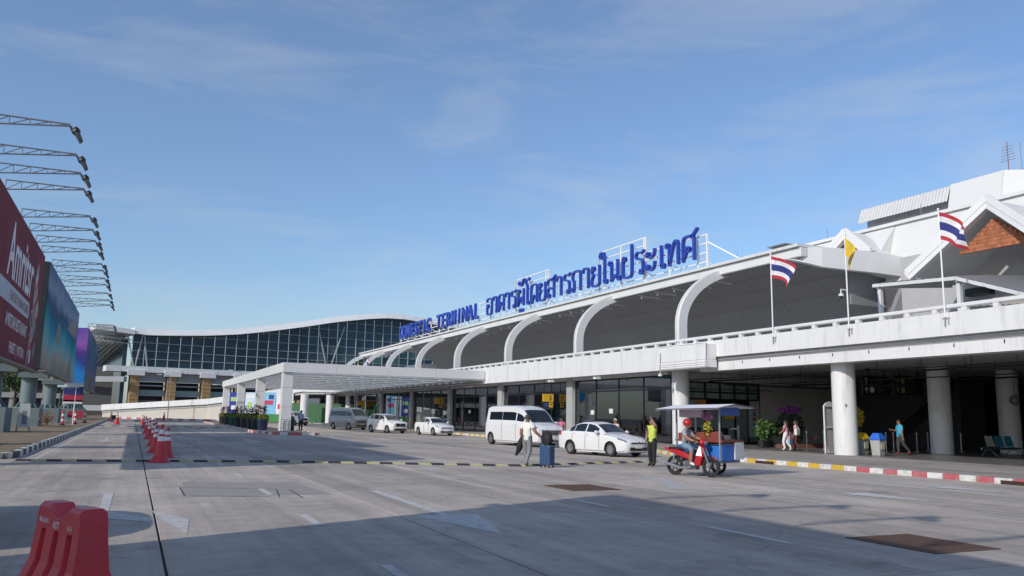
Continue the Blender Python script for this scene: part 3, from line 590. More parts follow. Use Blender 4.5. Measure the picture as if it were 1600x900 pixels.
GL = {
 'o': [lp(.21, .56), rnd_([(.12, .56), (.10, .02), (.40, 0), (.68, .02), (.68, .5), (.68, .98), (.38, 1.02), (.10, .98), (.08, .80)])],
 'aa': [rnd_([(.02, .80), (.06, 1.0), (.24, 1.02), (.44, 1.0), (.44, .7), (.44, 0)])],
 'kh': [rnd_([(.10, 0), (.10, .5), (.10, 1.0), (.38, 1.03), (.66, 1.0), (.66, .6), (.66, 0)]), lp(.34, .48), [(.28, .42), (.12, .12)]],
 'r': [rnd_([(.60, 1.04), (.42, .92), (.22, 1.03), (.08, .90), (.14, .72), (.40, .68), (.52, .6), (.52, .12)]), lp(.42, .10)],
 'ph': [lp(.20, .88), [(.12, .86), (.10, .03), (.38, .50), (.66, .03), (.66, 1.0)]],
 'uu': [lp(.36, -.22, .08), rnd_([(.36, -.30), (.36, -.46), (.62, -.46), (.62, -.12)], 1)],
 'maitho': [lp(.22, 1.38, .08), rnd_([(.30, 1.36), (.34, 1.22), (.52, 1.26), (.62, 1.58), (.78, 1.55)], 2)],
 'oo': [lp(.33, .10), rnd_([(.24, .12), (.24, .6), (.24, 1.14), (.05, 1.26), (.10, 1.46), (.34, 1.38), (.46, 1.50)], 2)],
 'd': [rnd_([(.10, .35), (.08, .7), (.14, 1.0), (.38, 1.03), (.66, 1.0), (.66, .6), (.66, 0)]), lp(.30, .34), rnd_([(.10, .4), (.12, .0), (.2, .0), (.28, .26)], 1)],
 'y': [lp(.20, .88), rnd_([(.11, .86), (.10, .66), (.26, .54), (.10, .42), (.08, .02), (.36, 0), (.64, .02), (.64, .5), (.64, 1.0)])],
 's': [lp(.20, .14), rnd_([(.11, .14), (.10, .50), (.34, .58), (.52, .48)]), rnd_([(.06, .74), (.10, 1.0), (.36, 1.03), (.64, 1.0), (.64, .6), (.64, 0)]), [(.46, .92), (.78, 1.18)]],
 'phs': [lp(.10, .10), rnd_([(.19, .10), (.20, .50), (.04, .66), (.10, 1.0), (.40, 1.03), (.68, 1.0), (.68, .6), (.68, 0)])],
 'ai': [lp(.32, .10), rnd_([(.23, .12), (.23, .8), (.23, 1.34), (.14, 1.54), (-.06, 1.52), (-.10, 1.36)], 2), lp(-.02, 1.34, .075)],
 'n': [lp(.10, .88), [(.19, .86), (.19, 0)], [(.60, 1.0), (.60, .12)], lp(.69, .10), rnd_([(.19, .05), (.42, .30), (.60, .22)], 1)],
 'p': [lp(.16, .88), rnd_([(.08, .86), (.08, .4), (.08, .02), (.36, 0), (.64, .02), (.64, .6), (.64, 1.48)])],
 'a': [lp(.10, .78, .075), rnd_([(.06, .68), (.26, .60), (.46, .70), (.50, .98)]), lp(.10, .22, .075), rnd_([(.06, .12), (.26, .04), (.46, .14), (.50, .42)])],
 'e': [lp(.32, .10), [(.23, .12), (.23, 1.0)]],
 'th': [lp(.10, .88), [(.19, .86), (.19, 0)], rnd_([(.19, .1), (.36, .7), (.46, 1.0), (.66, 1.02), (.66, .6), (.66, 0)])],
 'sh': [rnd_([(.10, 0), (.10, .5), (.10, 1.0), (.38, 1.03), (.66, 1.0), (.66, .6), (.66, 0)]), lp(.36, .50), [(.28, .44), (.12, .12)], [(.52, .94), (.84, 1.26)]],
}
ADV = {'o': .80, 'aa': .62, 'kh': .80, 'r': .72, 'ph': .80, 'uu': 0, 'maitho': 0, 'oo': .52, 'd': .80, 'y': .78, 's': .82, 'phs': .84, 'ai': .52, 'n': .88, 'p': .80, 'a': .64, 'e': .48, 'th': .82, 'sh': .9}
word = 'o aa kh aa r ph uu maitho oo d y s aa r phs aa y ai n p r a e th sh'.split()
tot = sum(ADV[g_] for g_ in word); Hh = 1.72; ysc = (82.0 - 44.6)/tot; u = 0.0; gme = {}
for g_ in word:
    if g_ not in gme:
        b = MB()
        for st_ in GL[g_]: stroke(b, [(x*ysc, z*Hh) for x, z in st_], .165, .26)
        gme[g_] = b.mesh('letter', blue_f)
    uu_ = u - (.80*ysc if g_ in ('uu', 'maitho') else 0)
    o = place('letter', gme[g_], S, (Xs, 82.0 - uu_, ZB + (.06 if g_ not in ('uu', 'maitho') else 0)), FACE_MX)
    u += ADV[g_]*ysc
def latin(txt, y0, y1, h):
    cap = h/.73; n = len(txt); st_ = (y0 - y1)/n
    for i, ch in enumerate(txt):
        me = text_mesh(ch, cap, .13, blue_f, bold=.03, sx=.98 if ch not in 'MWI' else .82); place('letter', me, S, (Xs + .13, y0 - (i + .5)*st_, ZB), FACE_MX)
latin('DOMESTIC', 114.3, 100.6, 1.85); latin('TERMINAL', 98.4, 84.0, 1.85)
fw = M('frame_white', (0.8, 0.8, 0.8), 0.5, var=0.03)
def fbar(name, p, q, w_): b = MB(); b.bar(p, q, w_); b.build(name, fw, S)
XF = 34.72
for z, y0, y1 in ((12.3, 115, 44.3), (12.95, 115, 44.3), (13.6, 115, 44.3), (14.2, 115, 44.3), (14.8, 75.2, 68), (15.45, 75.2, 68), (14.8, 58.6, 51.7), (15.4, 58.6, 51.7)): fbar('frame_rail', (XF, y0, z), (XF, y1, z), .085)
y = 115.0
while y > 44:
    top = 15.45 if (67.9 < y < 75.3 or 51.6 < y < 58.7) else 14.2
    fbar('frame_post', (XF, y, 11.7), (XF, y, top), .12); fbar('frame_brace', (XF, y, 12.9), (36.3, y - .5, 11.8), .07); y -= 3.32
for y in (75.2, 68, 58.6, 51.7): fbar('frame_post', (XF, y, 11.7), (XF, y, 15.45), .12)
fbar('frame_post', (XF, 44.3, 11.7), (XF, 44.3, 14.24), .12); fbar('frame_brace', (XF, 44.3, 13.7), (36.4, 41.8, 11.8), .08)
# ================================================================== flags on the parapet
f_red, f_wh, f_bl, f_ye = M('flag_red', (.45, .03, .05), .8), M('flag_white', (.75, .75, .75), .8), M('flag_blue', (.03, .04, .20), .8), M('flag_yellow', (.75, .52, .05), .8)
def flag(y, lab, kind, ztop, fly, drop, seed, x=29.3, zb=5.9, hgt=1.15, ln=1.75):
    t = thing('flag', lab, 'flag', (x, y, zb), 0, 'flags on poles along the parapet'); rnd = random.Random(seed)
    b = MB(); b.tube([(x, y, zb), (x, y, ztop)], .032, 8); b.ball((x, y, ztop + .03), .05, 8, 5); b.build('pole', fw, t, smooth=True)
    nu, nv = 22, 20; rows = []
    for j in range(nv + 1):
        v = j/nv; row = []
        for i in range(nu + 1):
            s = i/nu; L_ = ln*s
            yy = y - L_*fly*(1 - .12*v) ; zz = ztop - .08 - hgt*v*(1 - .1*s) - drop*L_*(.55 + .45*s) - .11*math.sin(6*s + 2*v + seed)*s
            xx = x + .26*math.sin(7.5*s + 2.6*v + seed)*s**.6 + .05*math.sin(13*s + seed*2) * s
            row.append((xx + .02, yy, zz))
        rows.append(row)
    b = MB()
    if kind == 'thai':
        bands = [0, 1/6, 1/3, 2/3, 5/6, 1]; cols = [0, 1, 2, 1, 0]
        b.sheet(rows); b.m = [cols[next(k for k in range(5) if (j + .5)/nv < bands[k + 1])] for j in range(nv) for i in range(nu)]
        b.build('cloth', [f_red, f_wh, f_bl], t, smooth=True, auto=80)
    else: b.sheet(rows); b.build('cloth', f_ye, t, smooth=True, auto=80)
flag(32.25, 'striped red white and blue flag, leftmost of the three parapet flags', 'thai', 10.15, .86, .42, 1.0)
flag(27.35, 'plain yellow flag hanging limp on its pole above the parapet', 'yellow', 10.35, .34, .75, 2.2, ln=1.25, hgt=1.0)
flag(22.45, 'striped red white and blue flag flying in front of the large gable', 'thai', 10.3, .72, .5, 3.1)
flag(118.5, 'tiny yellow flag seen far off beyond the portico roof', 'yellow', 9.6, .3, .9, 1.4, x=29.4, ln=1.6)
flag(113.5, 'small striped flag seen far off beyond the portico roof', 'thai', 9.7, .5, .7, 4.4, x=29.4, ln=2.2, hgt=1.5)
# ================================================================== portico
Pt = thing('portico', 'white flat roofed portico on square columns reaching out from the terminal', 'portico', (11.6, 70.7, 0))
def column(x, y, z1, w_=.85):
    b = MB(); b.box(x - w_/2, y - w_/2, .1, x + w_/2, y + w_/2, z1)
    o = b.build('column', white, Pt, bevel=.015)
    for z in (2.1, 3.7): q = MB(); q.box(x - w_/2 - .004, y - w_/2 - .004, z, x + w_/2 + .004, y + w_/2 + .004, z + .02); q.build('panel_joint', galv, o)
for y in (70.7, 86.5, 103, 120): column(11.6, y, 5.0)
ZP0, ZP1 = 4.98, 5.78
seg = [11.1, 15.6, 20.1, 24.6, 29.3]
for x0, x1 in zip(seg[:-1], seg[1:]):
    b = MB(); b.box(x0 + .01, 70.1, ZP0, x1 - .01, 70.5, ZP1); b.build('fascia_panel', white, Pt, bevel=.01)
    b = MB(); b.box(x0 + .01, 121, ZP0, x1 - .01, 121.4, ZP1); b.build('fascia_panel', white, Pt)
yy = [70.5, 79, 87.5, 96, 104.5, 113, 121]
for y0, y1 in zip(yy[:-1], yy[1:]): b = MB(); b.box(11.1, y0 + .01, ZP0, 11.5, y1 - .01, ZP1); b.build('fascia_panel', white, Pt, bevel=.01)
pan = M('portico_panel', (.62, .64, .64), .6, var=.06, scale=.4)
trl = bpy.data.materials.new('translucent_sheet'); trl.use_nodes = True; _n = trl.node_tree.nodes; _b = _n['Principled BSDF']; _b.inputs['Base Color'].default_value = (.7, .73, .73, 1); _t = _n.new('ShaderNodeBsdfTranslucent'); _t.inputs[0].default_value = (.93, .96, .96, 1); _m = _n.new('ShaderNodeMixShader'); _m.inputs[0].default_value = .88
trl.node_tree.links.new(_b.outputs[0], _m.inputs[1]); trl.node_tree.links.new(_t.outputs[0], _m.inputs[2]); trl.node_tree.links.new(_m.outputs[0], _n['Material Output'].inputs[0])
for i in range(9):
    for j in range(10):
        b = MB(); x0, y0 = 11.52 + i*1.97, 70.52 + j*5.05; b.add([(x0, y0, 5.5), (x0 + 1.93, y0, 5.5), (x0 + 1.93, y0 + 5.0, 5.5), (x0, y0 + 5.0, 5.5)], [(0, 1, 2, 3)]); b.build('roof_sheet', trl, Pt)
# cross beams and sloping slats under the roof
for y in (74, 79, 84, 89, 94, 99, 104, 109, 114, 119): b = MB(); b.box(11.5, y - .12, 5.05, 29.3, y + .12, 5.45); b.build('cross_beam', white, Pt)
b = MB(); b.box(-1.25, -.03, -.16, 1.25, .03, .16); sm = b.mesh('soffit_slat', pan)
for i in range(7):
    for j in range(9): place('soffit_slat', sm, Pt, (12.9 + i*2.6, 76.4 + j*5.0, 5.22), (R(35), 0, R(12)))
# steel lattice leg guard at the foot of the near column
b = MB()
for x in (11.2, 11.6, 12.0): b.bar((x, 70.15, .15), (x, 70.15, 1.1), .04)
for z in (.4, .75, 1.1): b.bar((11.2, 70.15, z), (12.0, 70.15, z), .035)
b.build('leg_guard', galv, Pt)
# lower service canopy strip between portico and terminal
b = MB(); b.box(27.6, 71, 4.75, 30.4, 150, 4.9); b.build('eave_strip', galv, Pt)
for i in range(40): b = MB(); b.bar((27.4, 71.5 + i*1.95, 4.7), (29.0, 71.5 + i*1.95, 4.95), .1, .16); b.build('eave_bracket', white2, Pt)
# ================================================================== ramp rising to the deck
Rm = thing('access_ramp', 'white walled road ramp climbing from the left to the upper deck', 'ramp', (0, 168, 0))
wallm = M('ramp_wall', (.55, .52, .46), .8, var=.08, scale=.3)
pts = [(-5.6, 180, 1.55), (12.5, 166, 2.95), (20, 150, 4.15), (24.6, 134, 5.1), (31, 129, 5.2), (36, 127, 5.2)]
for (x0, y0, z0), (x1, y1, z1) in zip(pts[:-1], pts[1:]):
    hp = 1.05
    b = MB(); b.add([(x0, y0, z0 - hp + 1.0), (x1, y1, z1 - hp + 1.0), (x1, y1, z1 + 1.0), (x0, y0, z0 + 1.0), (x0 + .25, y0 + .35, z0 - hp + 1.0), (x1 + .25, y1 + .35, z1 - hp + 1.0), (x1 + .25, y1 + .35, z1 + 1.0), (x0 + .25, y0 + .35, z0 + 1.0)], [(0, 1, 2, 3), (7, 6, 5, 4), (0, 4, 5, 1), (1, 5, 6, 2), (2, 6, 7, 3), (3, 7, 4, 0)]); b.build('ramp_parapet', fasc, Rm)
    if x0 < 15:
        b = MB(); b.add([(x0 + .3, y0 + .4, 0), (x1 + .3, y1 + .4, 0), (x1 + .3, y1 + .4, z1 - .36), (x0 + .3, y0 + .4, z0 - .36), (x0 + 3, y0 + 4, 0), (x1 + 3, y1 + 4, 0), (x1 + 3, y1 + 4, z1 - .36), (x0 + 3, y0 + 4, z0 - .36)], [(0, 1, 2, 3), (7, 6, 5, 4), (0, 4, 5, 1), (1, 5, 6, 2), (2, 6, 7, 3), (3, 7, 4, 0)]); b.build('ramp_wall', wallm, Rm)
    b = MB(); b.add([(x0 + .2, y0 + .3, z0 - .5), (x1 + .2, y1 + .3, z1 - .5), (x1 + 6, y1 + 8, z1 - .5), (x0 + 6, y0 + 8, z0 - .5), (x0 + .2, y0 + .3, z0 - .15), (x1 + .2, y1 + .3, z1 - .15), (x1 + 6, y1 + 8, z1 - .15), (x0 + 6, y0 + 8, z0 - .15)], [(0, 3, 2, 1), (4, 5, 6, 7), (0, 1, 5, 4), (1, 2, 6, 5), (2, 3, 7, 6), (3, 0, 4, 7)]); b.build('ramp_deck', grey_soffit, Rm)
b = MB(); b.lathe([(.62, 0), (.62, 4.55)], 24); cme = b.mesh('ramp_column', fasc, smooth=True)
for x, y in ((24.5, 132), (28.2, 130.5), (31.0, 129.2)): place('ramp_column', cme, Rm, (x, y, 0))
def street_lamp(x, y, z, h, lab, arm=1.6, d=1):
    t = thing('street_lamp', lab, 'street lamp', (x, y, z), 0, 'street lamps along the ramp'); b = MB(); b.tube([(x, y, z), (x, y, z + h*.9), (x - .2*d, y, z + h*.98), (x - arm*d, y, z + h)], [.1, .07, .06, .05], 8); b.build('pole', galv, t); b = MB(); b.box(min(x - arm*d, x - (arm + .8)*d), y - .15, z + h - .04, max(x - arm*d, x - (arm + .8)*d), y + .15, z + h + .1); b.build('lamp_head', white2, t)
street_lamp(6.0, 166, 0, 8.2, 'tall grey street lamp before the second brick pillar of the far terminal'); street_lamp(14.5, 152, 0, 6.2, 'short grey street lamp standing before the ramp wall', 1.4); street_lamp(17.5, 156, 0, 9.0, 'tall grey street lamp before the third brick pillar of the far terminal'); street_lamp(25.5, 138, 0, 9.0, 'tall grey street lamp seen between the portico columns'); street_lamp(27.6, 112, 0, 6.2, 'thin lamp post behind the guard under the portico', 1.2)
# hoarding with blue posters on the ramp wall, green fence
hb = thing('poster_hoarding', 'row of blue and white advertising panels with green foot behind the planters', 'hoarding', (17, 142, 0))
dv = Vector((13.0, -16.0, 0)).normalized()
def hp_(s, z): p = Vector((14.8, 148.0, z)) + dv*s; return (p.x, p.y, p.z)
def hquad(name, s0, s1, z0, z1, m, off=0.0, par=None):
    n = Vector((-dv.y, dv.x, 0))*(-1); o_ = Vector((-.62, -.78, 0))*off; b = MB(); A = [Vector(hp_(s0, z0)) + o_, Vector(hp_(s1, z0)) + o_, Vector(hp_(s1, z1)) + o_, Vector(hp_(s0, z1)) + o_]; back = [v + Vector((.05, .06, 0)) for v in A]
    b.add(A + back, [(0, 1, 2, 3), (7, 6, 5, 4), (0, 4, 5, 1), (1, 5, 6, 2), (2, 6, 7, 3), (3, 7, 4, 0)]); return b.build(name, m, par or hb)
hquad('foot_panel', 0, 14, .1, 1.3, M('green_panel', (.05, .22, .06), .7))
for i, (a0, a1, c) in enumerate(((0, 3.6, (.03, .05, .30)), (3.7, 7.0, (.55, .65, .75)), (7.1, 10.3, (.22, .50, .70)), (10.4, 14, (.70, .72, .74)))):
    hquad('poster', a0, a1, 1.35, 4.9, M('poster_%d' % i, c, .5, var=.15, scale=.6))
pw_, pg, pr = M('print_white', (.75, .75, .75), .6), M('print_green', (.35, .6, .2), .6), M('print_red', (.5, .05, .12), .6)
for s0, s1, z0, z1, m in ((.4, 3.2, 3.4, 4.1, pg), (.6, 2.6, 2.0, 2.7, pw_), (3.9, 6.4, 3.9, 4.5, pw_), (4.3, 5.2, 2.2, 3.3, pg), (7.4, 9.8, 2.9, 3.6, pr), (8.8, 9.9, 3.8, 4.5, M('print_navy', (.04, .05, .2), .6)), (10.8, 13.4, 2.2, 3.0, pr)): hquad('print', s0, s1, z0, z1, m, .03)
gf = thing('green_fence', 'long green site fence behind the guard and the portico', 'fence', (26, 133, 0)); gm_ = M('fence_green', (.035, .13, .05), .6, var=.15, scale=.5)
for i in range(8):
    b = MB(); x = 23.2 + i*1.9; y = 137.5 - i*1.4; b.bar((x, y, 1.6), (x + 1.8, y - 1.35, 1.6), .06, 3.2); b.build('fence_panel', gm_, gf)
# ================================================================== international terminal
I_ = thing('international_terminal', 'huge far terminal with wavy white roof, dark blue glass wall and brick pillars', 'terminal', (1, 240, 0))
fd = Vector((math.sin(R(80.0)), math.cos(R(80.0)), 0)); fn = Vector((math.cos(R(80.0)), -math.sin(R(80.0)), 0))*(1)   # along facade; outward normal towards the road
C0 = Vector((-1.4, 240, 0))
def ip(s, z, o=0.0): p = C0 + fd*s + fn*o; return (p.x, p.y, z)
def roofz(s):
    s = s - 4.2   # wavy roof line
    K = [(-30, 24.6), (-9.1, 22.9), (-.6, 22.2), (6.6, 22.6), (14.9, 23.2), (23.5, 24.2), (32.5, 25.8), (41.9, 27.7), (51.7, 29.9), (62, 31.7), (68.5, 32.5), (75.2, 32.7), (82.1, 32.2), (100, 30.5), (140, 27)]
    for (a, za), (b_, zb_) in zip(K[:-1], K[1:]):
        if a <= s <= b_: t = (s - a)/(b_ - a); return za + (zb_ - za)*t
    return K[-1][1]
ZG = 13.1
blues = [M('far_glass_%d' % i, c, .12, var=.06, scale=.05, spec=.4) for i, c in enumerate(((.008, .028, .055), (.012, .038, .07), (.02, .06, .09), (.06, .12, .13)))]
mull = M('mullion', (.34, .38, .38), .5, var=.05)
def ibox(name, s0, s1, z0, z1, o0, o1, m, par=I_, z2=None, z3=None):
    z2 = z1 if z2 is None else z2; z3 = z0 if z3 is None else z3
    b = MB(); b.add([ip(s0, z0, o0), ip(s1, z3, o0), ip(s1, z2, o0), ip(s0, z1, o0), ip(s0, z0, o1), ip(s1, z3, o1), ip(s1, z2, o1), ip(s0, z1, o1)], [(0, 1, 2, 3), (7, 6, 5, 4), (0, 4, 5, 1), (1, 5, 6, 2), (2, 6, 7, 3), (3, 7, 4, 0)]); return b.build(name, m, par)
rr = random.Random(3); SW = 3.03; NS = 42
zr = [ZG, 15.2, 17.3, 19.5, 21.9, 24.4, 26.9, 29.4, 31.9, 34.4, 37]
for i in range(NS):
    s0, s1 = i*SW, (i + 1)*SW; t0, t1 = roofz(s0) - .8, roofz(s1) - .8
    for z0, z1 in zip(zr[:-1], zr[1:]):
        if z0 > max(t0, t1): continue
        q = 3 if (rr.random() < .35 and i > 16 and z0 < 20) else (rr.choice((1, 2)) if i > 15 else rr.choice((0, 0, 1)))
        ibox('pane', s0 + .06, s1 - .06, z0 + .05, min(z1 - .05, t0), 0, -.1, blues[q], z2=min(z1 - .05, t1))
    b = MB(); za, zb_ = roofz(s0), roofz(s1); b.add([ip(s0, za - .8, 2.2), ip(s1, zb_ - .8, 2.2), ip(s1, zb_ + .9, .7), ip(s0, za + .9, .7), ip(s0, za - .8, -6), ip(s1, zb_ - .8, -6), ip(s1, zb_ + .9, -6), ip(s0, za + .9, -6)], [(0, 1, 2, 3), (7, 6, 5, 4), (0, 4, 5, 1), (1, 5, 6, 2), (2, 6, 7, 3), (3, 7, 4, 0)]); b.build('roof_edge', fasc, I_)
    if i % 3 == 0: ibox('mullion', s0 - .11, s0 + .11, ZG if i > 13 else t0 - 2.8, t0, .35, -.05, mull)
    if i % 3 == 0 and i <= 13: ibox('mullion', s0 - .1, s0 + .1, ZG, ZG + 2.0, .3, -.05, mull)
for z in zr[1:4]:
    ibox('transom', 0, NS*SW, z - .08, z + .08, .22, -.02, mull)
for z in zr[4:]:
    s = next((k for k in range(0, 88) if roofz(k) - 1 > z), None)
    if s: ibox('transom', s, min(NS*SW, next((k for k in range(s + 5, 130) if roofz(k) - 1 < z), 127)), z - .07, z + .07, .2, -.02, mull)
# leaning props behind the corner and inside the hall
for a, b_ in (((1, ZG), (2.3, 21.5)), ((4, ZG), (2.7, 21.5)), ((54.5, 15), (51.5, 26)), ((55.5, 15), (59.5, 28)), ((.6, ZG), (-1.5, 21.5))):
    q = MB(); q.tube([ip(a[0], a[1], .4), ip(b_[0], b_[1], .4)], .22, 6); q.build('leaning_prop', mull, I_)
# base storey: white band, brick pillars, dark floors
ibox('floor_band', -6, NS*SW, ZG - 1.5, ZG - .05, 1.2, -4, fasc)
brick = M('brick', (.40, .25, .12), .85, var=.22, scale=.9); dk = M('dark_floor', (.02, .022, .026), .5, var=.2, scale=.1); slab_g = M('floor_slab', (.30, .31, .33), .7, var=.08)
for i in range(13):
    s = .2 + i*9.2; pi_ = ibox('brick_pillar', s, s + 2.2, 0, ZG - 2.4, .8, -2.6, brick); ibox('pillar_cap', s - 1.0, s + 3.2, ZG - 2.4, ZG - 1.0, 1.6, -3, fasc, pi_)
    for j in range(9): z = 1.0 + j*1.1; ibox('brick_course', s - .05, s + 2.25, z, z + .12, .86, .78, M('brick_joint', (.30, .19, .10), .9, var=.1), pi_)
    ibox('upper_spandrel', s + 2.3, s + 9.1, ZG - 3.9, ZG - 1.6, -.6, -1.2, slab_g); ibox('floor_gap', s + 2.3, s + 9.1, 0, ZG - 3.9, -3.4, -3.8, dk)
    for z in (2.6, 5.4, 8.0): ibox('floor_slab', s + 2.3, s + 9.1, z, z + .35, -.9, -3.2, slab_g)
    ibox('guard_glass', s + 2.3, s + 9.1, 5.7, 7.0, -1.0, -1.06, M('guard_glass', (.18, .27, .27), .1, var=.2, scale=.2)); ibox('guard_rail', s + 2.3, s + 9.1, 4.0, 4.12, -.9, -1.0, mull)
# cantilevered roof with its space frame on the left
q = MB(); A = [ip(-9.5, 22.2, 2.2), ip(0, 21.4, 2.2), ip(0, 21.4, -60), ip(-9.5, 22.0, -60)]; q.add(A + [(x, y, z + 1.2) for x, y, z in A], [(0, 1, 2, 3), (7, 6, 5, 4), (0, 4, 5, 1), (1, 5, 6, 2), (2, 6, 7, 3), (3, 7, 4, 0)]); q.build('roof_overhang', fasc, I_)
sf = MB()
def sp(u, v, dz): z = 22.6 - .6*u; return ip(-9.2 + 9*u, z - dz*.7 - 9*v*(u*.6 + .2), -1 - 50*v)
nu, nv = 9, 15
for i in range(nu):
    for j in range(nv):
        a = sp(i/nu, j/nv, 2.6)
        for (ii, jj) in ((i + 1, j), (i, j + 1)):
            sf.bar(a, sp(min(ii, nu)/nu, min(jj, nv)/nv, 2.6), .2)
            sf.bar(sp(i/nu, j/nv, 4.2), sp(min(ii, nu)/nu, min(jj, nv)/nv, 4.2), .2)
        sf.bar(a, sp((i + .9)/nu, (j + .5)/nv, 4.2), .16); sf.bar(sp(i/nu, j/nv, 4.2), sp((i + .5)/nu, (j + .9)/nv, 2.6), .16)
prop(sf.build('space_frame', M('truss', (.5, .52, .52), .5, var=.05), I_), kind='stuff')
q = MB(); q.add([ip(-2, 0, -1), ip(-2, 0, -70), ip(-2, 20, -70), ip(-2, 20.5, -1), ip(-1, 0, -1), ip(-1, 0, -70), ip(-1, 20, -70), ip(-1, 20.5, -1)], [(0, 1, 2, 3), (7, 6, 5, 4), (0, 4, 5, 1), (1, 5, 6, 2), (2, 6, 7, 3), (3, 7, 4, 0)]); q.build('flank_wall', blues[1], I_)
for z in (2, 9.5): q = MB(); q.bar(ip(-1.5, z, 3), ip(-40, z, -40), 1.2, 1.4); q.build('flank_slab', slab_g, I_)
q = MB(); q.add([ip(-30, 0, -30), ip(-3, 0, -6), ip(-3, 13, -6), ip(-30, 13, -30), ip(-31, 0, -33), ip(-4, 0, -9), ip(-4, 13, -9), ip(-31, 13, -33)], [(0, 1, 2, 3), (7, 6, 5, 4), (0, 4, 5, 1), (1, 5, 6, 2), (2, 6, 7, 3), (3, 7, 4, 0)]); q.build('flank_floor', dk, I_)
ibox('deck_block', 47, NS*SW, 0, 16.3, 5, 2, M('deck_block', (.34, .35, .36), .8, var=.08, scale=.1))
# parking building on the left behind the hoardings
pkb = thing('parking_building', 'grey concrete parking building with dark open floors behind the billboards', 'building', (-40, 205, 0))
cg = M('old_concrete', (.36, .35, .33), .85, var=.12, scale=.1)
b = MB(); b.box(-48, 205, 0, -13.5, 206, 15); b.build('dark_floors', dk, pkb)
for z in (3.8, 7.6, 11.4): b = MB(); b.box(-48.2, 203.6, z, -13.2, 205.2, z + 1.1); b.build('floor_slab', cg, pkb)
b = MB(); b.box(-48.4, 203.2, 14.6, -13.0, 206, 17.4); b.build('roof_parapet', cg, pkb)
for x in range(-48, -12, 6): b = MB(); b.box(x, 203.9, 0, x + .7, 204.9, 14.6); b.build('column', cg, pkb)
# ================================================================== billboards
post_m = M('post_green_grey', (.145, .195, .20), .55, var=.1, scale=.6); base_m = M('base_grey', (.17, .215, .22), .8, var=.12, scale=.5, dirt=(.10, .10, .09), dscale=.8, dfac=.5)
truss_m = M('truss_grey', (.26, .28, .30), .5, metal=.4, var=.1); dark_back = M('billboard_back', (.02, .022, .025), .7, var=.2)
XB = -6.1
def lamp_arm(root, y, z, ln, tip=.8):
    p = Vector((XB - .2, y, z)); b = MB(); e = p + Vector((ln, 0, .40)); u0 = p + Vector((0, 0, .46))
    b.tube([p, e], .035, 5); b.tube([u0, e + Vector((0, 0, .06))], .035, 5); b.tube([p, u0], .035, 5); n = 5; last = p
    for i in range(1, n + 1):
        t = i/n; lo = p.lerp(e, t); hi = u0.lerp(e + Vector((0, 0, .06)), t)
        b.tube([last, hi], .022, 4); b.tube([hi, lo], .022, 4) if i < n else None; last = lo
    arm = b.build('lamp_arm', truss_m, root)
    q = MB(); c = e + Vector((.1, 0, -.22)); q.tube([e, c], .04, 6, 1)
    d = Vector((.30, 0, -.46)); n_ = Vector((.62, 0, .45)).normalized(); s_ = Vector((0, .24, 0))
    A = c + Vector((-.05, 0, .1)); B = A + d; q.add([A - s_*.5, A + s_*.5, B + s_, B - s_, A - s_*.4 + n_*.22, A + s_*.4 + n_*.22, B + s_*.8 + n_*.14, B - s_*.8 + n_*.14], [(0, 1, 2, 3), (7, 6, 5, 4), (0, 4, 5, 1), (1, 5, 6, 2), (2, 6, 7, 3), (3, 7, 4, 0)], 0)
    q.ball(A + d*.25 + n_*.1, (.16, .2, .16), 8, 5, 1); q.build('floodlight', [M('lamp_housing', (.07, .072, .075), .4, metal=.3, var=.1), dark_metal], arm)
def pillar(root, y, zt, r=.6, base=1.65):
    b = MB(); b.box(-9.1, y - 1.5, .05, -6.9, y + 1.5, base); b.build('footing', base_m, root, bevel=.03)
    b = MB(); b.lathe([(r, base), (r, zt)], 28, (-8.0, y, 0)); b.build('pillar', post_m, root, smooth=True)
    b = MB()
    for k in range(10):
        a = 2*PI*k/10; c, s = math.cos(a), math.sin(a); w_ = .03; b.add([(-8 + c*r - s*w_, y + s*r + c*w_, base), (-8 + c*(r + .38) - s*w_, y + s*(r + .38) + c*w_, base), (-8 + c*r - s*w_, y + s*r + c*w_, base + .5), (-8 + c*r + s*w_, y + s*r - c*w_, base), (-8 + c*(r + .38) + s*w_, y + s*(r + .38) - c*w_, base), (-8 + c*r + s*w_, y + s*r - c*w_, base + .5)], [(0, 1, 2), (5, 4, 3), (0, 3, 4, 1), (1, 4, 5, 2), (2, 5, 3, 0)])
    b.lathe([(r + .42, base), (r + .42, base + .05)], 20, (-8, y, 0)); b.build('gusset', post_m, root)
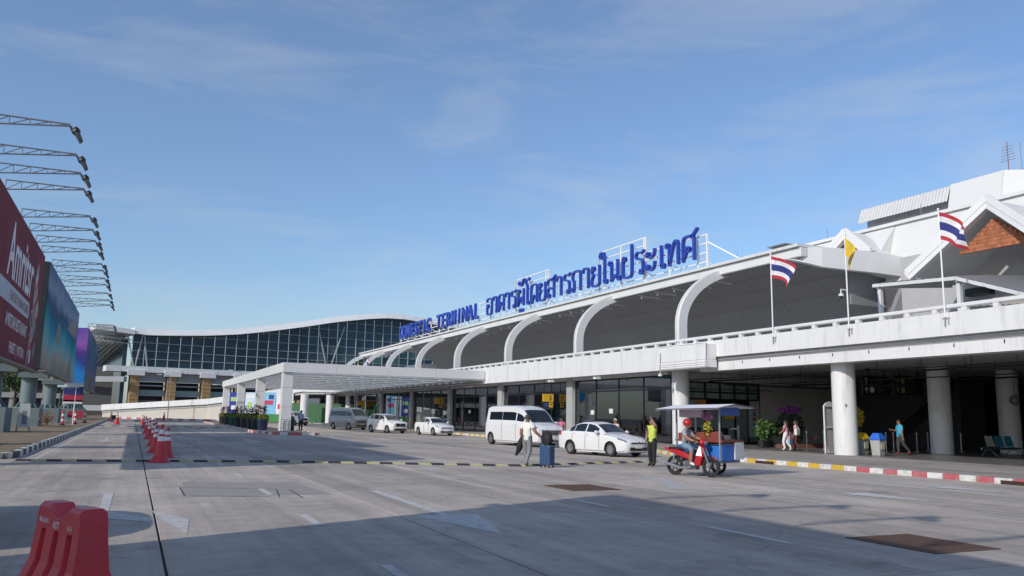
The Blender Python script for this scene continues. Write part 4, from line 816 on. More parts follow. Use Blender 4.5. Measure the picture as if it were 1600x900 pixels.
def billboard(lab, y0, y1, z0, z1, face, pil, arms, armlen=3.4, name='billboard', panels=1, armz=.15):
    t = thing(name, lab, 'billboard', (-8, (y0 + y1)/2, 0), 0, 'billboards on thick pillars along the verge')
    b = MB(); b.box(XB - .5, y0, z0, XB - .06, y1, z1); b.build('housing', dark_back, t)
    for i in range(panels):
        a, c = y0 + (y1 - y0)*i/panels, y0 + (y1 - y0)*(i + 1)/panels
        b = MB(); b.box(XB - .06, a + .05, z0 + .05, XB, c - .05, z1 - .05); b.build('poster', face[i] if isinstance(face, list) else face, t)
    for y in pil: b = MB(); b.box(XB - 2.7, y - .9, z0 - .22, XB - .5, y + .9, z0 + .25); b.build('header_beam', post_m, t)
    b = MB(); b.tube([(XB - 1.6, y0 + .2, z0 + .9), (XB - 1.6, y1 - .2, z0 + .9)], .12, 8); b.tube([(XB - 1.6, y0 + .2, z1 - 1.2), (XB - 1.6, y1 - .2, z1 - 1.2)], .12, 8)
    for y in [y0 + .5 + 2.2*k for k in range(int((y1 - y0 - .6)/2.2))]: b.bar((XB - 1.6, y, z0 + .9), (XB - .5, y + 1.0, z1 - 1.2), .09); b.bar((XB - .5, y, z0 + .4), (XB - 1.6, y, z0 + .9), .08)
    b.build('back_truss', truss_m, t)
    b = MB(); b.box(XB - .1, y0, z0 - .16, XB + .35, y1, z0 - .06); b.build('catwalk', M('catwalk', (.22, .21, .19), .7, var=.2), t)
    for y in pil: pillar(t, y, z0 - .22)
    for y in arms: lamp_arm(t, y, z1 + armz, armlen)
    return t
def ad_mat(name, stops, sc=.25, seed=0.0, rough=.4):
    """vertical bands of print over object height with soft noise"""
    m = bpy.data.materials.new(name); m.use_nodes = True; t = m.node_tree; n = t.nodes; b = n['Principled BSDF']; l = t.links.new; b.inputs['Roughness'].default_value = .8; b.inputs['Specular IOR Level'].default_value = .15
    g = n.new('ShaderNodeNewGeometry'); sep = n.new('ShaderNodeSeparateXYZ'); l(g.outputs['Position'], sep.inputs[0])
    x = n.new('ShaderNodeTexNoise'); x.inputs['Scale'].default_value = sc; x.inputs['Detail'].default_value = 5; mp = n.new('ShaderNodeMapping'); mp.inputs['Location'].default_value = (seed, seed, seed); l(g.outputs['Position'], mp.inputs[0]); l(mp.outputs[0], x.inputs[0])
    mr = n.new('ShaderNodeMapRange'); mr.inputs[1].default_value = stops[0][0]; mr.inputs[2].default_value = stops[-1][0]; l(sep.outputs['Z'], mr.inputs[0])
    q = n.new('ShaderNodeMath'); q.operation = 'MULTIPLY_ADD'; q.inputs[1].default_value = .45; q.inputs[2].default_value = -.22; l(x.outputs['Fac'], q.inputs[0]); ad = n.new('ShaderNodeMath'); ad.operation = 'ADD'; l(q.outputs[0], ad.inputs[0]); l(mr.outputs[0], ad.inputs[1])
    r = n.new('ShaderNodeValToRGB'); el = r.color_ramp.elements; lo, hi = stops[0][0], stops[-1][0]
    while len(el) < len(stops): el.new(.5)
    for e, (z, c) in zip(el, stops): e.position = (z - lo)/(hi - lo); e.color = tuple(c) + (1,)
    l(ad.outputs[0], r.inputs[0]); l(r.outputs[0], b.inputs['Base Color']); MATS[name] = m; return m
maroon = M('poster_maroon', (.24, .062, .075), .85, var=.18, scale=.25, spec=.12)
beach = ad_mat('poster_beach', [(4.3, (.30, .27, .22)), (5.6, (.42, .36, .27)), (6.4, (.25, .42, .42)), (7.8, (.03, .32, .38)), (8.8, (.02, .14, .24)), (9.6, (.06, .10, .17)), (10.6, (.26, .32, .44)), (12.0, (.12, .18, .32))], .22)
far1 = ad_mat('poster_far_a', [(4.6, (.20, .17, .17)), (7, (.12, .12, .20)), (9, (.06, .09, .22)), (12, (.16, .16, .26))], .1, 3); far2 = ad_mat('poster_far_b', [(4.6, (.22, .12, .10)), (8, (.05, .16, .20)), (12, (.06, .12, .18))], .1, 7)
plain = M('poster_plain', (.3, .3, .34), .5, var=.2, scale=.2)
B1 = billboard('maroon restaurant billboard, nearest on the left', 33.2, 61.8, 4.05, 11.65, maroon, (38, 59.3), (34, 38, 41, 44, 50.2, 54, 57.6, 61.2), armlen=3.3)
cream = M('print_cream', (.80, .70, .70), .5, var=.05); grey_p = M('print_grey', (.42, .42, .46), .5, var=.05)
def on_board(root, txt, y, z, size, m, sx=1.0, bold=0.0, al='CENTER', name='print', dx=.012): return place(name, text_mesh(txt, size, .002, m, bold, al, sx), root, (XB + dx, y, z), FACE_PX)
on_board(B1, 'Amritsr', 56.4, 8.15, 3.9, cream, .85, .05, 'RIGHT'); on_board(B1, 'AMRITSARI RESTAURANT', 56.0, 5.75, .95, cream, .82, .012, 'RIGHT'); on_board(B1, 'PHUKET  |  PATTAYA', 55.6, 4.5, .8, cream, .82, .012, 'RIGHT')
b = MB(); b.prism([(43, 6.85), (55.8, 6.85), (56.2, 7.05), (56.2, 7.6), (55.8, 7.8), (43, 7.8)], XB + .004, XB + .01, axis='x'); b.build('print_banner', grey_p, B1)
on_board(B1, 'FLAVOUR OF INDIAN CUISINE', 55.7, 7.08, .72, M('print_brick', (.28, .09, .10), .5), .8, .006, 'RIGHT', dx=.014)
rr = random.Random(5)
for i in range(12):
    c = rr.choice([(.35, .20, .08), (.05, .18, .17), (.4, .3, .2), (.30, .05, .05), (.5, .45, .4)]); y, z = 59.6 + rr.uniform(-1.6, 1.3), 4.8 + i*.5; b = MB(); rad = rr.uniform(.4, .85)
    b.add([(XB + .005 + .0006*i, y + rad*math.cos(a*PI/7)*rr.uniform(.7, 1.1), z + rad*math.sin(a*PI/7)*rr.uniform(.7, 1.1)) for a in range(14)], [tuple(range(14))]); b.build('print_dish', M('dish_%d' % i, c, .5, var=.4, scale=2.5), B1)
for i in range(4):
    y, z, rad = 57.6 + .5*(i % 2), 4.6 + i*1.25, .42; b = MB(); b.tube([(XB + .01, y + rad*math.cos(a*PI/8), z + rad*1.2*math.sin(a*PI/8)) for a in range(13)], .05, 4); b.build('print_swirl', grey_p, B1)
B2 = billboard('beach picture billboard, second from the left frame edge', 65.8, 100.5, 4.35, 11.95, beach, (79.3, 99), (68.6, 71.8, 76.2, 80, 85.9, 91.4, 95.7), armlen=3.3)
sand = M('print_rock', (.13, .12, .10), .5, var=.3, scale=1.5)
for (pts_) in ([(88, 4.6), (96, 4.6), (94.5, 6.0), (93, 7.3), (91.5, 5.8)], [(75, 6.9), (80, 7.2), (79, 8.4), (77.2, 8.7), (75.8, 8.0)], [(86, 8.9), (99, 8.9), (99, 10.1), (95.5, 11.0), (92, 10.2), (89, 9.9)]): b = MB(); b.add([(XB + .006, y, z) for y, z in pts_], [tuple(range(len(pts_)))]); b.build('print_rock', sand, B2)
B3 = billboard('far row of purple and blue billboards on many pillars', 122, 156, 4.4, 12.3, [far1, far2, far1], (125, 131.5, 138, 144.5, 151), (122.5, 127, 132, 137), armlen=3.0, panels=3)
# blue and purple end panel of the far row
b = MB(); b.box(XB - 2.0, 121.8, 4.5, XB - .02, 121.99, 12.25); b.build('end_panel', ad_mat('poster_end', [(4.4, (.02, .22, .55)), (6.8, (.03, .20, .5)), (7.8, (.04, .06, .25)), (9, (.08, .05, .25)), (10.2, (.30, .12, .42)), (12.3, (.12, .08, .40))], .35, 1), B3)
b = MB(); b.box(XB - 3.0, 121.7, 4.4, XB - 2.0, 121.97, 12.3); b.build('end_strip', M('print_pale', (.5, .58, .66), .5, var=.25, scale=1.2), B3)
billboard('unlit billboard just outside the left frame edge', 22.6, 33.0, 4.05, 10.4, plain, (26.5,), (), armlen=2.4)
billboard('unlit billboard beside the camera casting the foreground shadow', -14, 8.6, 2.2, 10.05, plain, (-9, 3.5), (-8, -3.5, .9, 3.2, 5.2, 7.5), armlen=2.6)
# ================================================================== vehicles
car_white = M('car_white', (.73, .73, .73), .25, var=.02, coat=.6); car_silver = M('car_silver', (.30, .32, .34), .3, metal=.5, var=.03, coat=.5); car_dark = M('car_blue_grey', (.12, .16, .24), .3, metal=.2, var=.03, coat=.5)
car_glass = M('car_glass', (.012, .015, .018), .04, var=0, spec=.7); tyre_m = M('tyre', (.022, .022, .022), .85, var=.15); rim_m = M('rim', (.45, .46, .47), .3, metal=.8, var=.05); lampg = M('headlamp', (.22, .24, .27), .1, metal=.3, var=.1, scale=6, coat=.8); tail_m = M('tail_lamp', (.40, .02, .02), .2, var=.1, coat=.5); grille_m = M('grille', (.02, .02, .022), .35, var=.1); chrome = M('chrome', (.6, .6, .62), .15, metal=1, var=.02); plate_m = M('plate', (.75, .75, .72), .5, var=.02); plate_y = M('plate_yellow', (.7, .4, .03), .5, var=.02); trim = M('car_trim', (.025, .025, .028), .6, var=.05)
def interp(tab, x):
    if x >= tab[0][0]: return tab[0][1:]
    for a, b in zip(tab[:-1], tab[1:]):
        if a[0] >= x >= b[0]: t = (a[0] - x)/(a[0] - b[0]); return [p + (q - p)*t for p, q in zip(a[1:], b[1:])]
    return tab[-1][1:]
def make_car(name, label, spec, paint, loc, rz, group='vehicles standing at the terminal', plate=plate_m):
    tab = spec['tab']; Lh = tab[0][0]; Lr = tab[-1][0]; Wm = spec['W']/2
    t = thing(name, label, spec['cat'], loc, rz, group)
    def sect(x):
        zb, zbelt, zr, wb, wr = interp(tab, x); m = zb + (zbelt - zb)*.5
        return [(0, zb), (wb*.86, zb), (wb*.985, zb + .09), (min(wb*1.012, Wm), m), (wb, zbelt - .05), (wb - .025, zbelt), (wr + (wb - .03 - wr)*.06, zr - .055), (wr*.88, zr - .012), (wr*.5, zr + .012), (0, zr + .02)]
    def surf(x, r):
        s = sect(x); i = min(int(r), len(s) - 2); f = r - i; return Vector((x, s[i][0] + (s[i + 1][0] - s[i][0])*f, s[i][1] + (s[i + 1][1] - s[i][1])*f))
    xs = sorted(set([a[0] for a in tab] + [Lh + (Lr - Lh)*i/46 for i in range(47)]), reverse=True)
    b = MB(); rows = []
    for x in xs: h = sect(x); rows.append([(x, y, z) for y, z in h] + [(x, -y, z) for y, z in h[-2:0:-1]])
    k = len(rows[0]); vs = [p for r_ in rows for p in r_]; fs = [(i*k + j, i*k + (j + 1) % k, (i + 1)*k + (j + 1) % k, (i + 1)*k + j) for i in range(len(rows) - 1) for j in range(k)]
    fs += [tuple(range(k))[::-1], tuple((len(rows) - 1)*k + j for j in range(k))]; b.add(vs, fs)
    body = b.build('body', [paint, trim], t, local=True, smooth=True, auto=38)
    rw = spec['R']; cut = MB()
    for ax in spec['axles']: cut.lathe([(rw + .055, -Wm - .3), (rw + .055, -Wm + .27)], 28, (ax, 0, rw), axis='y'); cut.lathe([(rw + .055, Wm - .27), (rw + .055, Wm + .3)], 28, (ax, 0, rw), axis='y')
    co = cut.build('cutter', trim); bm_ = body.modifiers.new('b', 'BOOLEAN'); bm_.operation = 'DIFFERENCE'; bm_.object = co; bm_.solver = 'EXACT'
    co.matrix_world = Matrix.Identity(4); body.parent = None; me = apply_mod(body); old = body.data; body.modifiers.clear(); body.data = me; body.parent = t; bpy.data.objects.remove(co)
    me.name = 'body'
    def patch(nm, x0, x1, r0, r1, m, par=None, off=.008, nx=10, nr=6, side=0, shape=None):
        """glass or lamp following the body surface; side +1/-1, 0 = across the centre"""
        rows = []
        for i in range(nx + 1):
            u = i/nx; row = []
            for j in range(nr + 1):
                v = j/nr; x = x0 + (x1 - x0)*u; a, c = (r0, r1) if shape is None else shape(u, r0, r1)
                if side: r = a + (c - a)*v; sg = side
                else:
                    w_ = -1 + 2*v; r = 9 - abs(w_)*(9 - a); sg = 1 if w_ >= 0 else -1
                p = surf(x, min(r, 8.999)); d1 = surf(x - .02, min(r, 8.99)) - surf(x + .02, min(r, 8.99)); d2 = surf(x, min(r + .05, 9)) - surf(x, max(r - .05, 0)); n = d2.cross(d1)
                n = n.normalized() if n.length > 1e-9 else Vector((0, 0, 1))
                if n.z < -.3 or (n.y < 0 and r < 8.5): n = -n
                p = p + n*off; row.append((p.x, p.y*sg, p.z))
            rows.append(row)
        q = MB(); q.sheet(rows); return q.build(nm, m, par or t, local=True, smooth=True)
    q = MB(); hx = spec['screen'][0] + .06; q.tube([(hx, surf(hx, 5.0 + .3*j).y*sg2, surf(hx, 5.0 + .3*j).z + .004) for sg2 in (1,) for j in range(13)] + [(hx, -surf(hx, 8.6 - .3*j).y, surf(hx, 8.6 - .3*j).z + .004) for j in range(13)], .012, 4); q.build('bonnet_seam', trim, t, local=True)
    patch('windscreen', *spec['screen'], 6.85, 9, car_glass, nr=14, nx=8); patch('rear_window', *spec['rear'], 6.9, 9, car_glass, nr=14)
    for (x0, x1) in spec['side']:
        def shp(u, a, c): return (5.18, spec.get('wtop', 5.95))
        for sg in (1, -1): patch('side_window', x0, x1, 5.22, 5.95, car_glass, side=sg, shape=shp)
    for sg in (1, -1):
        patch('headlight', *spec['lamp'], *spec['lampr'], lampg, side=sg, off=.012); patch('tail_light', *spec['tail'], *spec['tailr'], tail_m, side=sg, off=.012)
        for dx in spec['doors']:
            q = MB(); pts = [surf(dx + .004*i, 1.9 + i*.4) for i in range(9)]; q.tube([(p.x, (p.y + .001)*sg, p.z) for p in pts], .011, 4); q.build('door_seam', trim, t, local=True)
        for dx in spec['handles']:
            p = surf(dx, 4.35); q = MB(); q.box(dx - .1, (p.y - .01)*sg if sg > 0 else p.y*sg - .03, p.z - .02, dx + .1, p.y*sg + .03 if sg > 0 else -(p.y - .01), p.z + .02); q.build('door_handle', paint if spec.get('hp') else chrome, t, local=True)
        p = surf(spec['mirror'], 5.1); q = MB(); q.ball((p.x + .02, (p.y + .14)*sg, p.z + .06), (.09, .13, .085), 10, 6, 0); q.bar((p.x, p.y*sg, p.z), (p.x, (p.y + .1)*sg, p.z + .03), .05, m=1); q.build('wing_mirror', [paint, trim], t, local=True)
        q = MB(); p0 = surf(spec['axles'][0] - rw - .08, 1.2); p1 = surf(spec['axles'][1] + rw + .08, 1.2); q.bar((p0.x, (p0.y + .0)*sg, p0.z + .02), (p1.x, (p1.y + .0)*sg, p1.z + .02), .03, .09); q.build('sill', trim if spec.get('dark_sill') else paint, t, local=True)
    for nm, x, z, w_, h, dp, mt in spec['front']:
        x = max(x, Lh + (.02 if mt in 'cp' else .008)); q = MB(); q.box(x - dp, -w_/2, z - h/2, x, w_/2, z + h/2); q.build(nm, {'g': grille_m, 'c': chrome, 'p': plate, 'w': paint}[mt], t, local=True, bevel=min(.02, h*.2))
    q = MB(); q.lathe([(rw*.62, -.10), (rw*.94, -.095), (rw, -.06), (rw, .06), (rw*.94, .095), (rw*.62, .10)], 28, axis='y', cap=False); ty = q.mesh('tyre', tyre_m, smooth=True)
    q = MB(); q.lathe([(0, .05), (rw*.64, .05), (rw*.64, -.06), (0, -.06)], 28, axis='y', m=1); ns = spec.get('spokes', 7)
    for i in range(ns):
        a = 2*PI*i/ns; q.bar((rw*.08*math.cos(a), .075, rw*.08*math.sin(a)), (rw*.6*math.cos(a), .085, rw*.6*math.sin(a)), .07*rw/.3, .03, up=(0, 1, 0))
    q.lathe([(rw*.66, .06), (rw*.66, .095), (rw*.56, .095), (rw*.56, .06)], 28, axis='y', cap=False); q.lathe([(0, .09), (rw*.14, .09), (rw*.16, .06)], 14, axis='y'); ri = q.mesh('rim', [rim_m, trim])
    for ax in spec['axles']:
        for sg in (1, -1):
            wh = place('wheel', ty, t, (ax, sg*(Wm - .115), rw), (0, 0, 0 if sg > 0 else PI), local=True); place('rim', ri, wh, (0, 0, 0), local=True)
    q = MB(); q.box(Lr + .35, -Wm + .28, .2, Lh - .35, Wm - .28, .42); q.build('underbody', trim, t, local=True)
    q = MB(); q.bar((spec['screen'][0] + .05, .1, spec['cowl']), (spec['screen'][0] - .12, -.5, spec['cowl'] + .1), .02); q.build('wiper', trim, t, local=True)
    return t
# x, z_bottom, z_belt, z_roof, half width belt, half width roof (front to rear)
SEDAN = dict(cat='car', W=1.74, R=.31, axles=(1.30, -1.25), tab=[(2.21, .38, .60, .615, .50, .40), (2.17, .24, .66, .68, .66, .52), (2.02, .19, .74, .765, .78, .62), (1.7, .17, .82, .85, .84, .68), (1.3, .17, .88, .925, .86, .72), (.92, .17, .93, .99, .865, .73), (.55, .17, .95, 1.22, .868, .66), (.2, .17, .955, 1.40, .868, .60), (-.2, .17, .96, 1.47, .868, .585), (-.7, .17, .975, 1.46, .868, .585), (-1.1, .17, .99, 1.375, .866, .585), (-1.45, .18, 1.01, 1.22, .86, .62), (-1.75, .19, 1.03, 1.09, .85, .68), (-2.05, .22, 1.02, 1.05, .80, .66), (-2.17, .28, .95, .97, .72, .58), (-2.21, .42, .82, .84, .62, .5)],
  screen=(.86, .26), rear=(-1.12, -1.66), side=((.5, -.22), (-.30, -1.0), (-1.04, -1.36)), lamp=(2.13, 1.72), lampr=(4.0, 5.6), tail=(-1.86, -2.18), tailr=(3.7, 5.3), doors=(.62, -.26, -1.12), handles=(-.12, -1.0), mirror=.56, cowl=1.0, hp=True, spokes=9,
  front=[('grille', 2.20, .60, .95, .07, .1, 'g'), ('lower_grille', 2.205, .36, 1.05, .16, .12, 'g'), ('plate', 2.225, .44, .44, .12, .03, 'p'), ('emblem', 2.215, .63, .14, .07, .03, 'c')])
CITY = dict(SEDAN, R=.32, axles=(1.35, -1.25)); CITY['front'] = [('grille', 2.205, .62, 1.0, .10, .1, 'g'), ('chrome_bar', 2.215, .66, .96, .035, .05, 'c'), ('lower_grille', 2.205, .33, 1.1, .13, .12, 'g'), ('plate', 2.225, .42, .44, .12, .03, 'p'), ('emblem', 2.225, .64, .1, .08, .03, 'c')]
MPV = dict(cat='car', W=1.76, R=.34, axles=(1.35, -1.40), tab=[(2.24, .42, .80, .82, .56, .46), (2.19, .28, .88, .91, .72, .58), (2.0, .22, .96, .99, .82, .66), (1.6, .2, 1.02, 1.06, .86, .7), (1.15, .2, 1.06, 1.12, .875, .73), (.75, .2, 1.08, 1.38, .878, .70), (.35, .2, 1.09, 1.60, .878, .66), (-.1, .2, 1.1, 1.68, .878, .65), (-1.0, .2, 1.12, 1.70, .878, .65), (-1.6, .2, 1.14, 1.66, .875, .65), (-1.95, .22, 1.16, 1.52, .86, .66), (-2.15, .26, 1.15, 1.28, .83, .68), (-2.24, .36, 1.0, 1.03, .76, .62)],
  screen=(1.08, .42), rear=(-1.78, -2.14), side=((.72, -.12), (-.2, -1.0), (-1.08, -1.75)), lamp=(2.16, 1.72), lampr=(4.2, 5.6), tail=(-1.95, -2.2), tailr=(4.0, 5.6), doors=(.85, -.16, -1.1), handles=(-.02, -.95), mirror=.8, cowl=1.14, spokes=6, dark_sill=True, hp=True,
  front=[('grille', 2.215, .72, 1.0, .30, .12, 'g'), ('lower_grille', 2.215, .36, 1.2, .14, .14, 'g'), ('skid', 2.23, .30, 1.3, .05, .1, 'g'), ('plate', 2.245, .52, .44, .13, .03, 'p'), ('emblem', 2.24, .80, .16, .09, .04, 'c')])
SUV = dict(MPV, W=1.86, R=.38); SUV['tab'] = [(x*1.06, zb + .08, zl*1.08, zr*1.085, wb*1.055, wr*1.04) for x, zb, zl, zr, wb, wr in MPV['tab']]; SUV.update(axles=(1.42, -1.42), screen=(1.14, .45), rear=(-1.89, -2.27), side=((.76, -.13), (-.22, -1.06), (-1.15, -1.86)), lamp=(2.29, 1.85), tail=(-2.07, -2.33), cowl=1.24, mirror=.85)
SUV['front'] = [('grille', 2.36, .80, 1.05, .28, .12, 'g'), ('lower_grille', 2.36, .46, 1.2, .14, .14, 'g'), ('plate', 2.39, .6, .44, .13, .03, 'p'), ('chrome_bar', 2.375, .93, 1.0, .04, .04, 'c')]
VAN = dict(cat='van', wtop=5.68, W=1.95, R=.35, axles=(1.62, -2.22), tab=[(2.92, .40, .92, .94, .66, .55), (2.86, .26, 1.02, 1.05, .82, .66), (2.62, .22, 1.14, 1.17, .92, .74), (2.25, .2, 1.20, 1.26, .955, .80), (1.95, .2, 1.22, 1.42, .965, .80), (1.5, .2, 1.24, 1.82, .97, .79), (1.15, .2, 1.25, 2.06, .972, .79), (.75, .2, 1.26, 2.2, .972, .79), (.2, .2, 1.27, 2.27, .972, .79), (-1.5, .2, 1.28, 2.28, .972, .79), (-2.5, .2, 1.28, 2.26, .97, .79), (-2.82, .24, 1.27, 2.16, .96, .78), (-2.92, .34, 1.24, 1.9, .93, .76)],
  screen=(2.08, 1.2), rear=(-2.84, -2.9), side=((1.5, .72), (.60, -.92), (-.96, -2.45)), lamp=(2.78, 2.2), lampr=(3.9, 5.2), tail=(-2.84, -2.915), tailr=(3.2, 4.9), doors=(1.75, .66, -.94), handles=(.75, .5), mirror=1.72, cowl=1.34, spokes=6, hp=True,
  front=[('grille', 2.93, .80, 1.25, .30, .14, 'g'), ('chrome_bar', 2.945, .90, 1.2, .035, .06, 'c'), ('chrome_bar', 2.945, .81, 1.2, .03, .06, 'c'), ('chrome_bar', 2.945, .72, 1.2, .03, .06, 'c'), ('lower_grille', 2.925, .36, 1.3, .10, .14, 'g'), ('plate', 2.96, .52, .46, .14, .03, 'p')])
HIVAN = dict(VAN, W=1.9); HIVAN['tab'] = [(2.62, .40, .98, 1.0, .74, .6), (2.57, .28, 1.12, 1.15, .88, .7), (2.42, .22, 1.2, 1.26, .93, .78), (2.2, .2, 1.22, 1.5, .94, .78), (1.75, .2, 1.24, 1.98, .945, .77), (1.4, .2, 1.25, 2.2, .945, .77), (.9, .2, 1.26, 2.27, .945, .77), (-1.2, .2, 1.27, 2.29, .945, .77), (-2.3, .2, 1.27, 2.25, .945, .77), (-2.55, .24, 1.26, 2.12, .93, .76), (-2.62, .34, 1.24, 1.9, .9, .74)]
HIVAN.update(axles=(1.55, -1.6), screen=(2.24, 1.5), rear=(-2.56, -2.61), side=((1.85, 1.0), (.9, -.55), (-.59, -2.2)), lamp=(2.56, 2.3), lampr=(3.7, 4.9), tail=(-2.56, -2.615), doors=(1.95, .94, -.55), handles=(1.05, .8), mirror=2.0, cowl=1.36, front=[('grille', 2.63, .86, 1.1, .16, .12, 'g'), ('lower_grille', 2.63, .45, 1.3, .14, .14, 'g'), ('plate', 2.65, .56, .44, .14, .03, 'p'), ('chrome_bar', 2.64, .92, 1.1, .03, .05, 'c')])
DN = R(-90)
make_car('parked_sedan', 'white sedan with a pale cloth bundle above its roof, nearest car, beside the officer', SEDAN, car_white, (19.45, 32.55, 0), DN + R(14))
make_car('passenger_van', 'white high roof passenger van parked behind the man with the suitcase', VAN, car_white, (20.75, 43.6, 0), DN + R(6))
make_car('parked_sedan', 'white sedan with dark windscreen parked by the number two door sign', CITY, car_white, (23.2, 66.3, 0), DN + R(9))
make_car('parked_minivan', 'white people carrier with black grille between the silver van and a sedan', MPV, car_white, (21.1, 73.2, 0), DN + R(16))
make_car('passenger_van', 'silver high roof van with yellow plate under the portico edge', HIVAN, car_silver, (21.0, 87.5, 0), DN + R(18), plate=plate_y)
make_car('off_roader', 'white off roader waiting far off behind the portico guard', SUV, car_white, (19.8, 113, 0), DN + R(22))
make_car('parked_off_roader', 'blue grey off roader just outside the left frame edge', SUV, car_dark, (-3.1, 13.4, 0), R(90), group='vehicles on the left')
for i, (x, y, sp, pt, lab) in enumerate(((-15, 78, SEDAN, car_dark, 'dark blue parked car glimpsed between the first billboard pillars'), (-14, 92, MPV, car_silver, 'silver parked car glimpsed behind the second billboard pillar'), (-16, 104, SEDAN, car_white, 'white parked car glimpsed behind the third billboard pillar'))): make_car('distant_car', lab, sp, pt, (x, y, .17), R(20 + 30*i), group='vehicles on the left')
# cloth bundle over the sedan is carried by a person standing behind it (see people)
# ------------------------------------------------------------------ motorbike with sidecar
bred = M('bike_red', (.42, .012, .02), .25, var=.05, coat=.6); blk = M('bike_black', (.02, .02, .022), .4, var=.1); bsteel = M('bike_steel', (.5, .5, .52), .25, metal=.9, var=.05)
def wheel_parts(t, x, y, r, w_=.045):
    q = MB(); q.tube([(x + (r - w_)*math.cos(2*PI*i/28), y, r + (r - w_)*math.sin(2*PI*i/28)) for i in range(28)], w_, 8, closed=True); wh = q.build('wheel', tyre_m, t, local=True, smooth=True)
    q = MB(); q.tube([(x + (r - w_*2.1)*math.cos(2*PI*i/24), y, r + (r - w_*2.1)*math.sin(2*PI*i/24)) for i in range(24)], .018, 6, closed=True); q.lathe([(.05, -.05), (.05, .05)], 12, (x, y, r), axis='y')
    for i in range(6): a = 2*PI*i/6; q.bar((x, y, r), (x + (r - .1)*math.cos(a), y, r + (r - .1)*math.sin(a)), .03, .02)
    q.build('rim', bsteel if w_ < .04 else blk, wh, local=True)
# local frame: bike heading +x, sidecar on +y side (left of the rider is +y)
bike_loc = (15.22, 20.3, 0); bike_rz = R(-70)
MBK = thing('motorbike', 'red motorbike with a covered food sidecar stopped beside the officer', 'motorbike', bike_loc, bike_rz)
wheel_parts(MBK, .62, 0, .29); wheel_parts(MBK, -.62, 0, .29)
q = MB(); q.add([(.30, -.07, .98), (.30, .07, .98), (.44, .05, .80), (.44, -.05, .80), (.12, -.16, .30), (.12, .16, .30), (.32, .13, .32), (.32, -.13, .32), (.22, -.20, .62), (.22, .20, .62), (.42, .14, .60), (.42, -.14, .60)], [(0, 1, 2, 3), (0, 8, 9, 1), (8, 4, 5, 9), (2, 10, 11, 3), (10, 6, 7, 11), (0, 3, 11, 8), (8, 11, 7, 4), (1, 9, 10, 2), (9, 5, 6, 10), (4, 7, 6, 5)]); q.build('leg_shield', bred, MBK, local=True, bevel=.02)
q = MB(); q.ball((.36, 0, 1.0), (.13, .15, .11), 12, 8); q.build('headlight_cowl', bred, MBK, local=True, smooth=True)
q = MB(); q.ball((.46, 0, .98), (.05, .09, .06), 10, 6); q.build('headlight', lampg, MBK, local=True, smooth=True)
q = MB(); q.tube([(.26, -.34, 1.02), (.30, -.18, 1.06), (.34, 0, 1.05), (.30, .18, 1.06), (.26, .34, 1.02)], .017, 8); q.build('handlebar', blk, MBK, local=True)
for s in (-1, 1):
    q = MB(); q.tube([(.30, s*.22, 1.06), (.26, s*.30, 1.22)], .008, 5); q.ball((.26, s*.31, 1.26), (.02, .06, .04), 8, 5); q.build('mirror', blk, MBK, local=True)
    q = MB(); q.tube([(.40, s*.075, .82), (.62, s*.075, .29)], .026, 8); q.build('fork', bsteel, MBK, local=True)
q = MB(); q.add([(.85 - .46*i/6*1.0, w_*.08, .42 + .20*math.sin(PI*(i + 1)/8)) for i in range(7) for w_ in (-1, 1)], [(2*i, 2*i + 1, 2*i + 3, 2*i + 2) for i in range(6)]); q.build('front_mudguard', bred, MBK, local=True, smooth=True)
q = MB(); q.add([(.12, -.10, .42), (.12, .10, .42), (-.35, .14, .56), (-.35, -.14, .56), (-.95, -.08, .74), (-.95, .08, .74), (.05, -.1, .58), (.05, .1, .58), (-.35, .15, .74), (-.35, -.15, .74), (-.98, -.07, .84), (-.98, .07, .84)], [(0, 3, 2, 1), (3, 4, 5, 2), (6, 7, 8, 9), (9, 8, 11, 10), (0, 1, 7, 6), (4, 10, 11, 5), (0, 6, 9, 3), (3, 9, 10, 4), (1, 2, 8, 7), (2, 5, 11, 8)]); q.build('tail_body', bred, MBK, local=True, bevel=.02)
q = MB(); q.box(-.78, -.13, .76, -.02, .13, .84); q.build('seat', blk, MBK, local=True, bevel=.03, segs=2)
q = MB(); q.box(-.22, -.11, .2, .18, .11, .46); q.lathe([(.07, -.16), (.07, .16)], 14, (.0, 0, .30), axis='y'); q.build('engine', M('engine', (.16, .16, .17), .45, metal=.6, var=.15), MBK, local=True, bevel=.02)
q = MB(); q.tube([(.05, -.15, .26), (-.3, -.18, .24), (-.85, -.2, .36)], [.025, .04, .055], 10); q.build('exhaust', bsteel, MBK, local=True, smooth=True)
for s in (-1, 1): q = MB(); q.tube([(-.55, s*.12, .66), (-.62, s*.12, .29)], .03, 8); q.build('shock_absorber', bsteel, MBK, local=True)
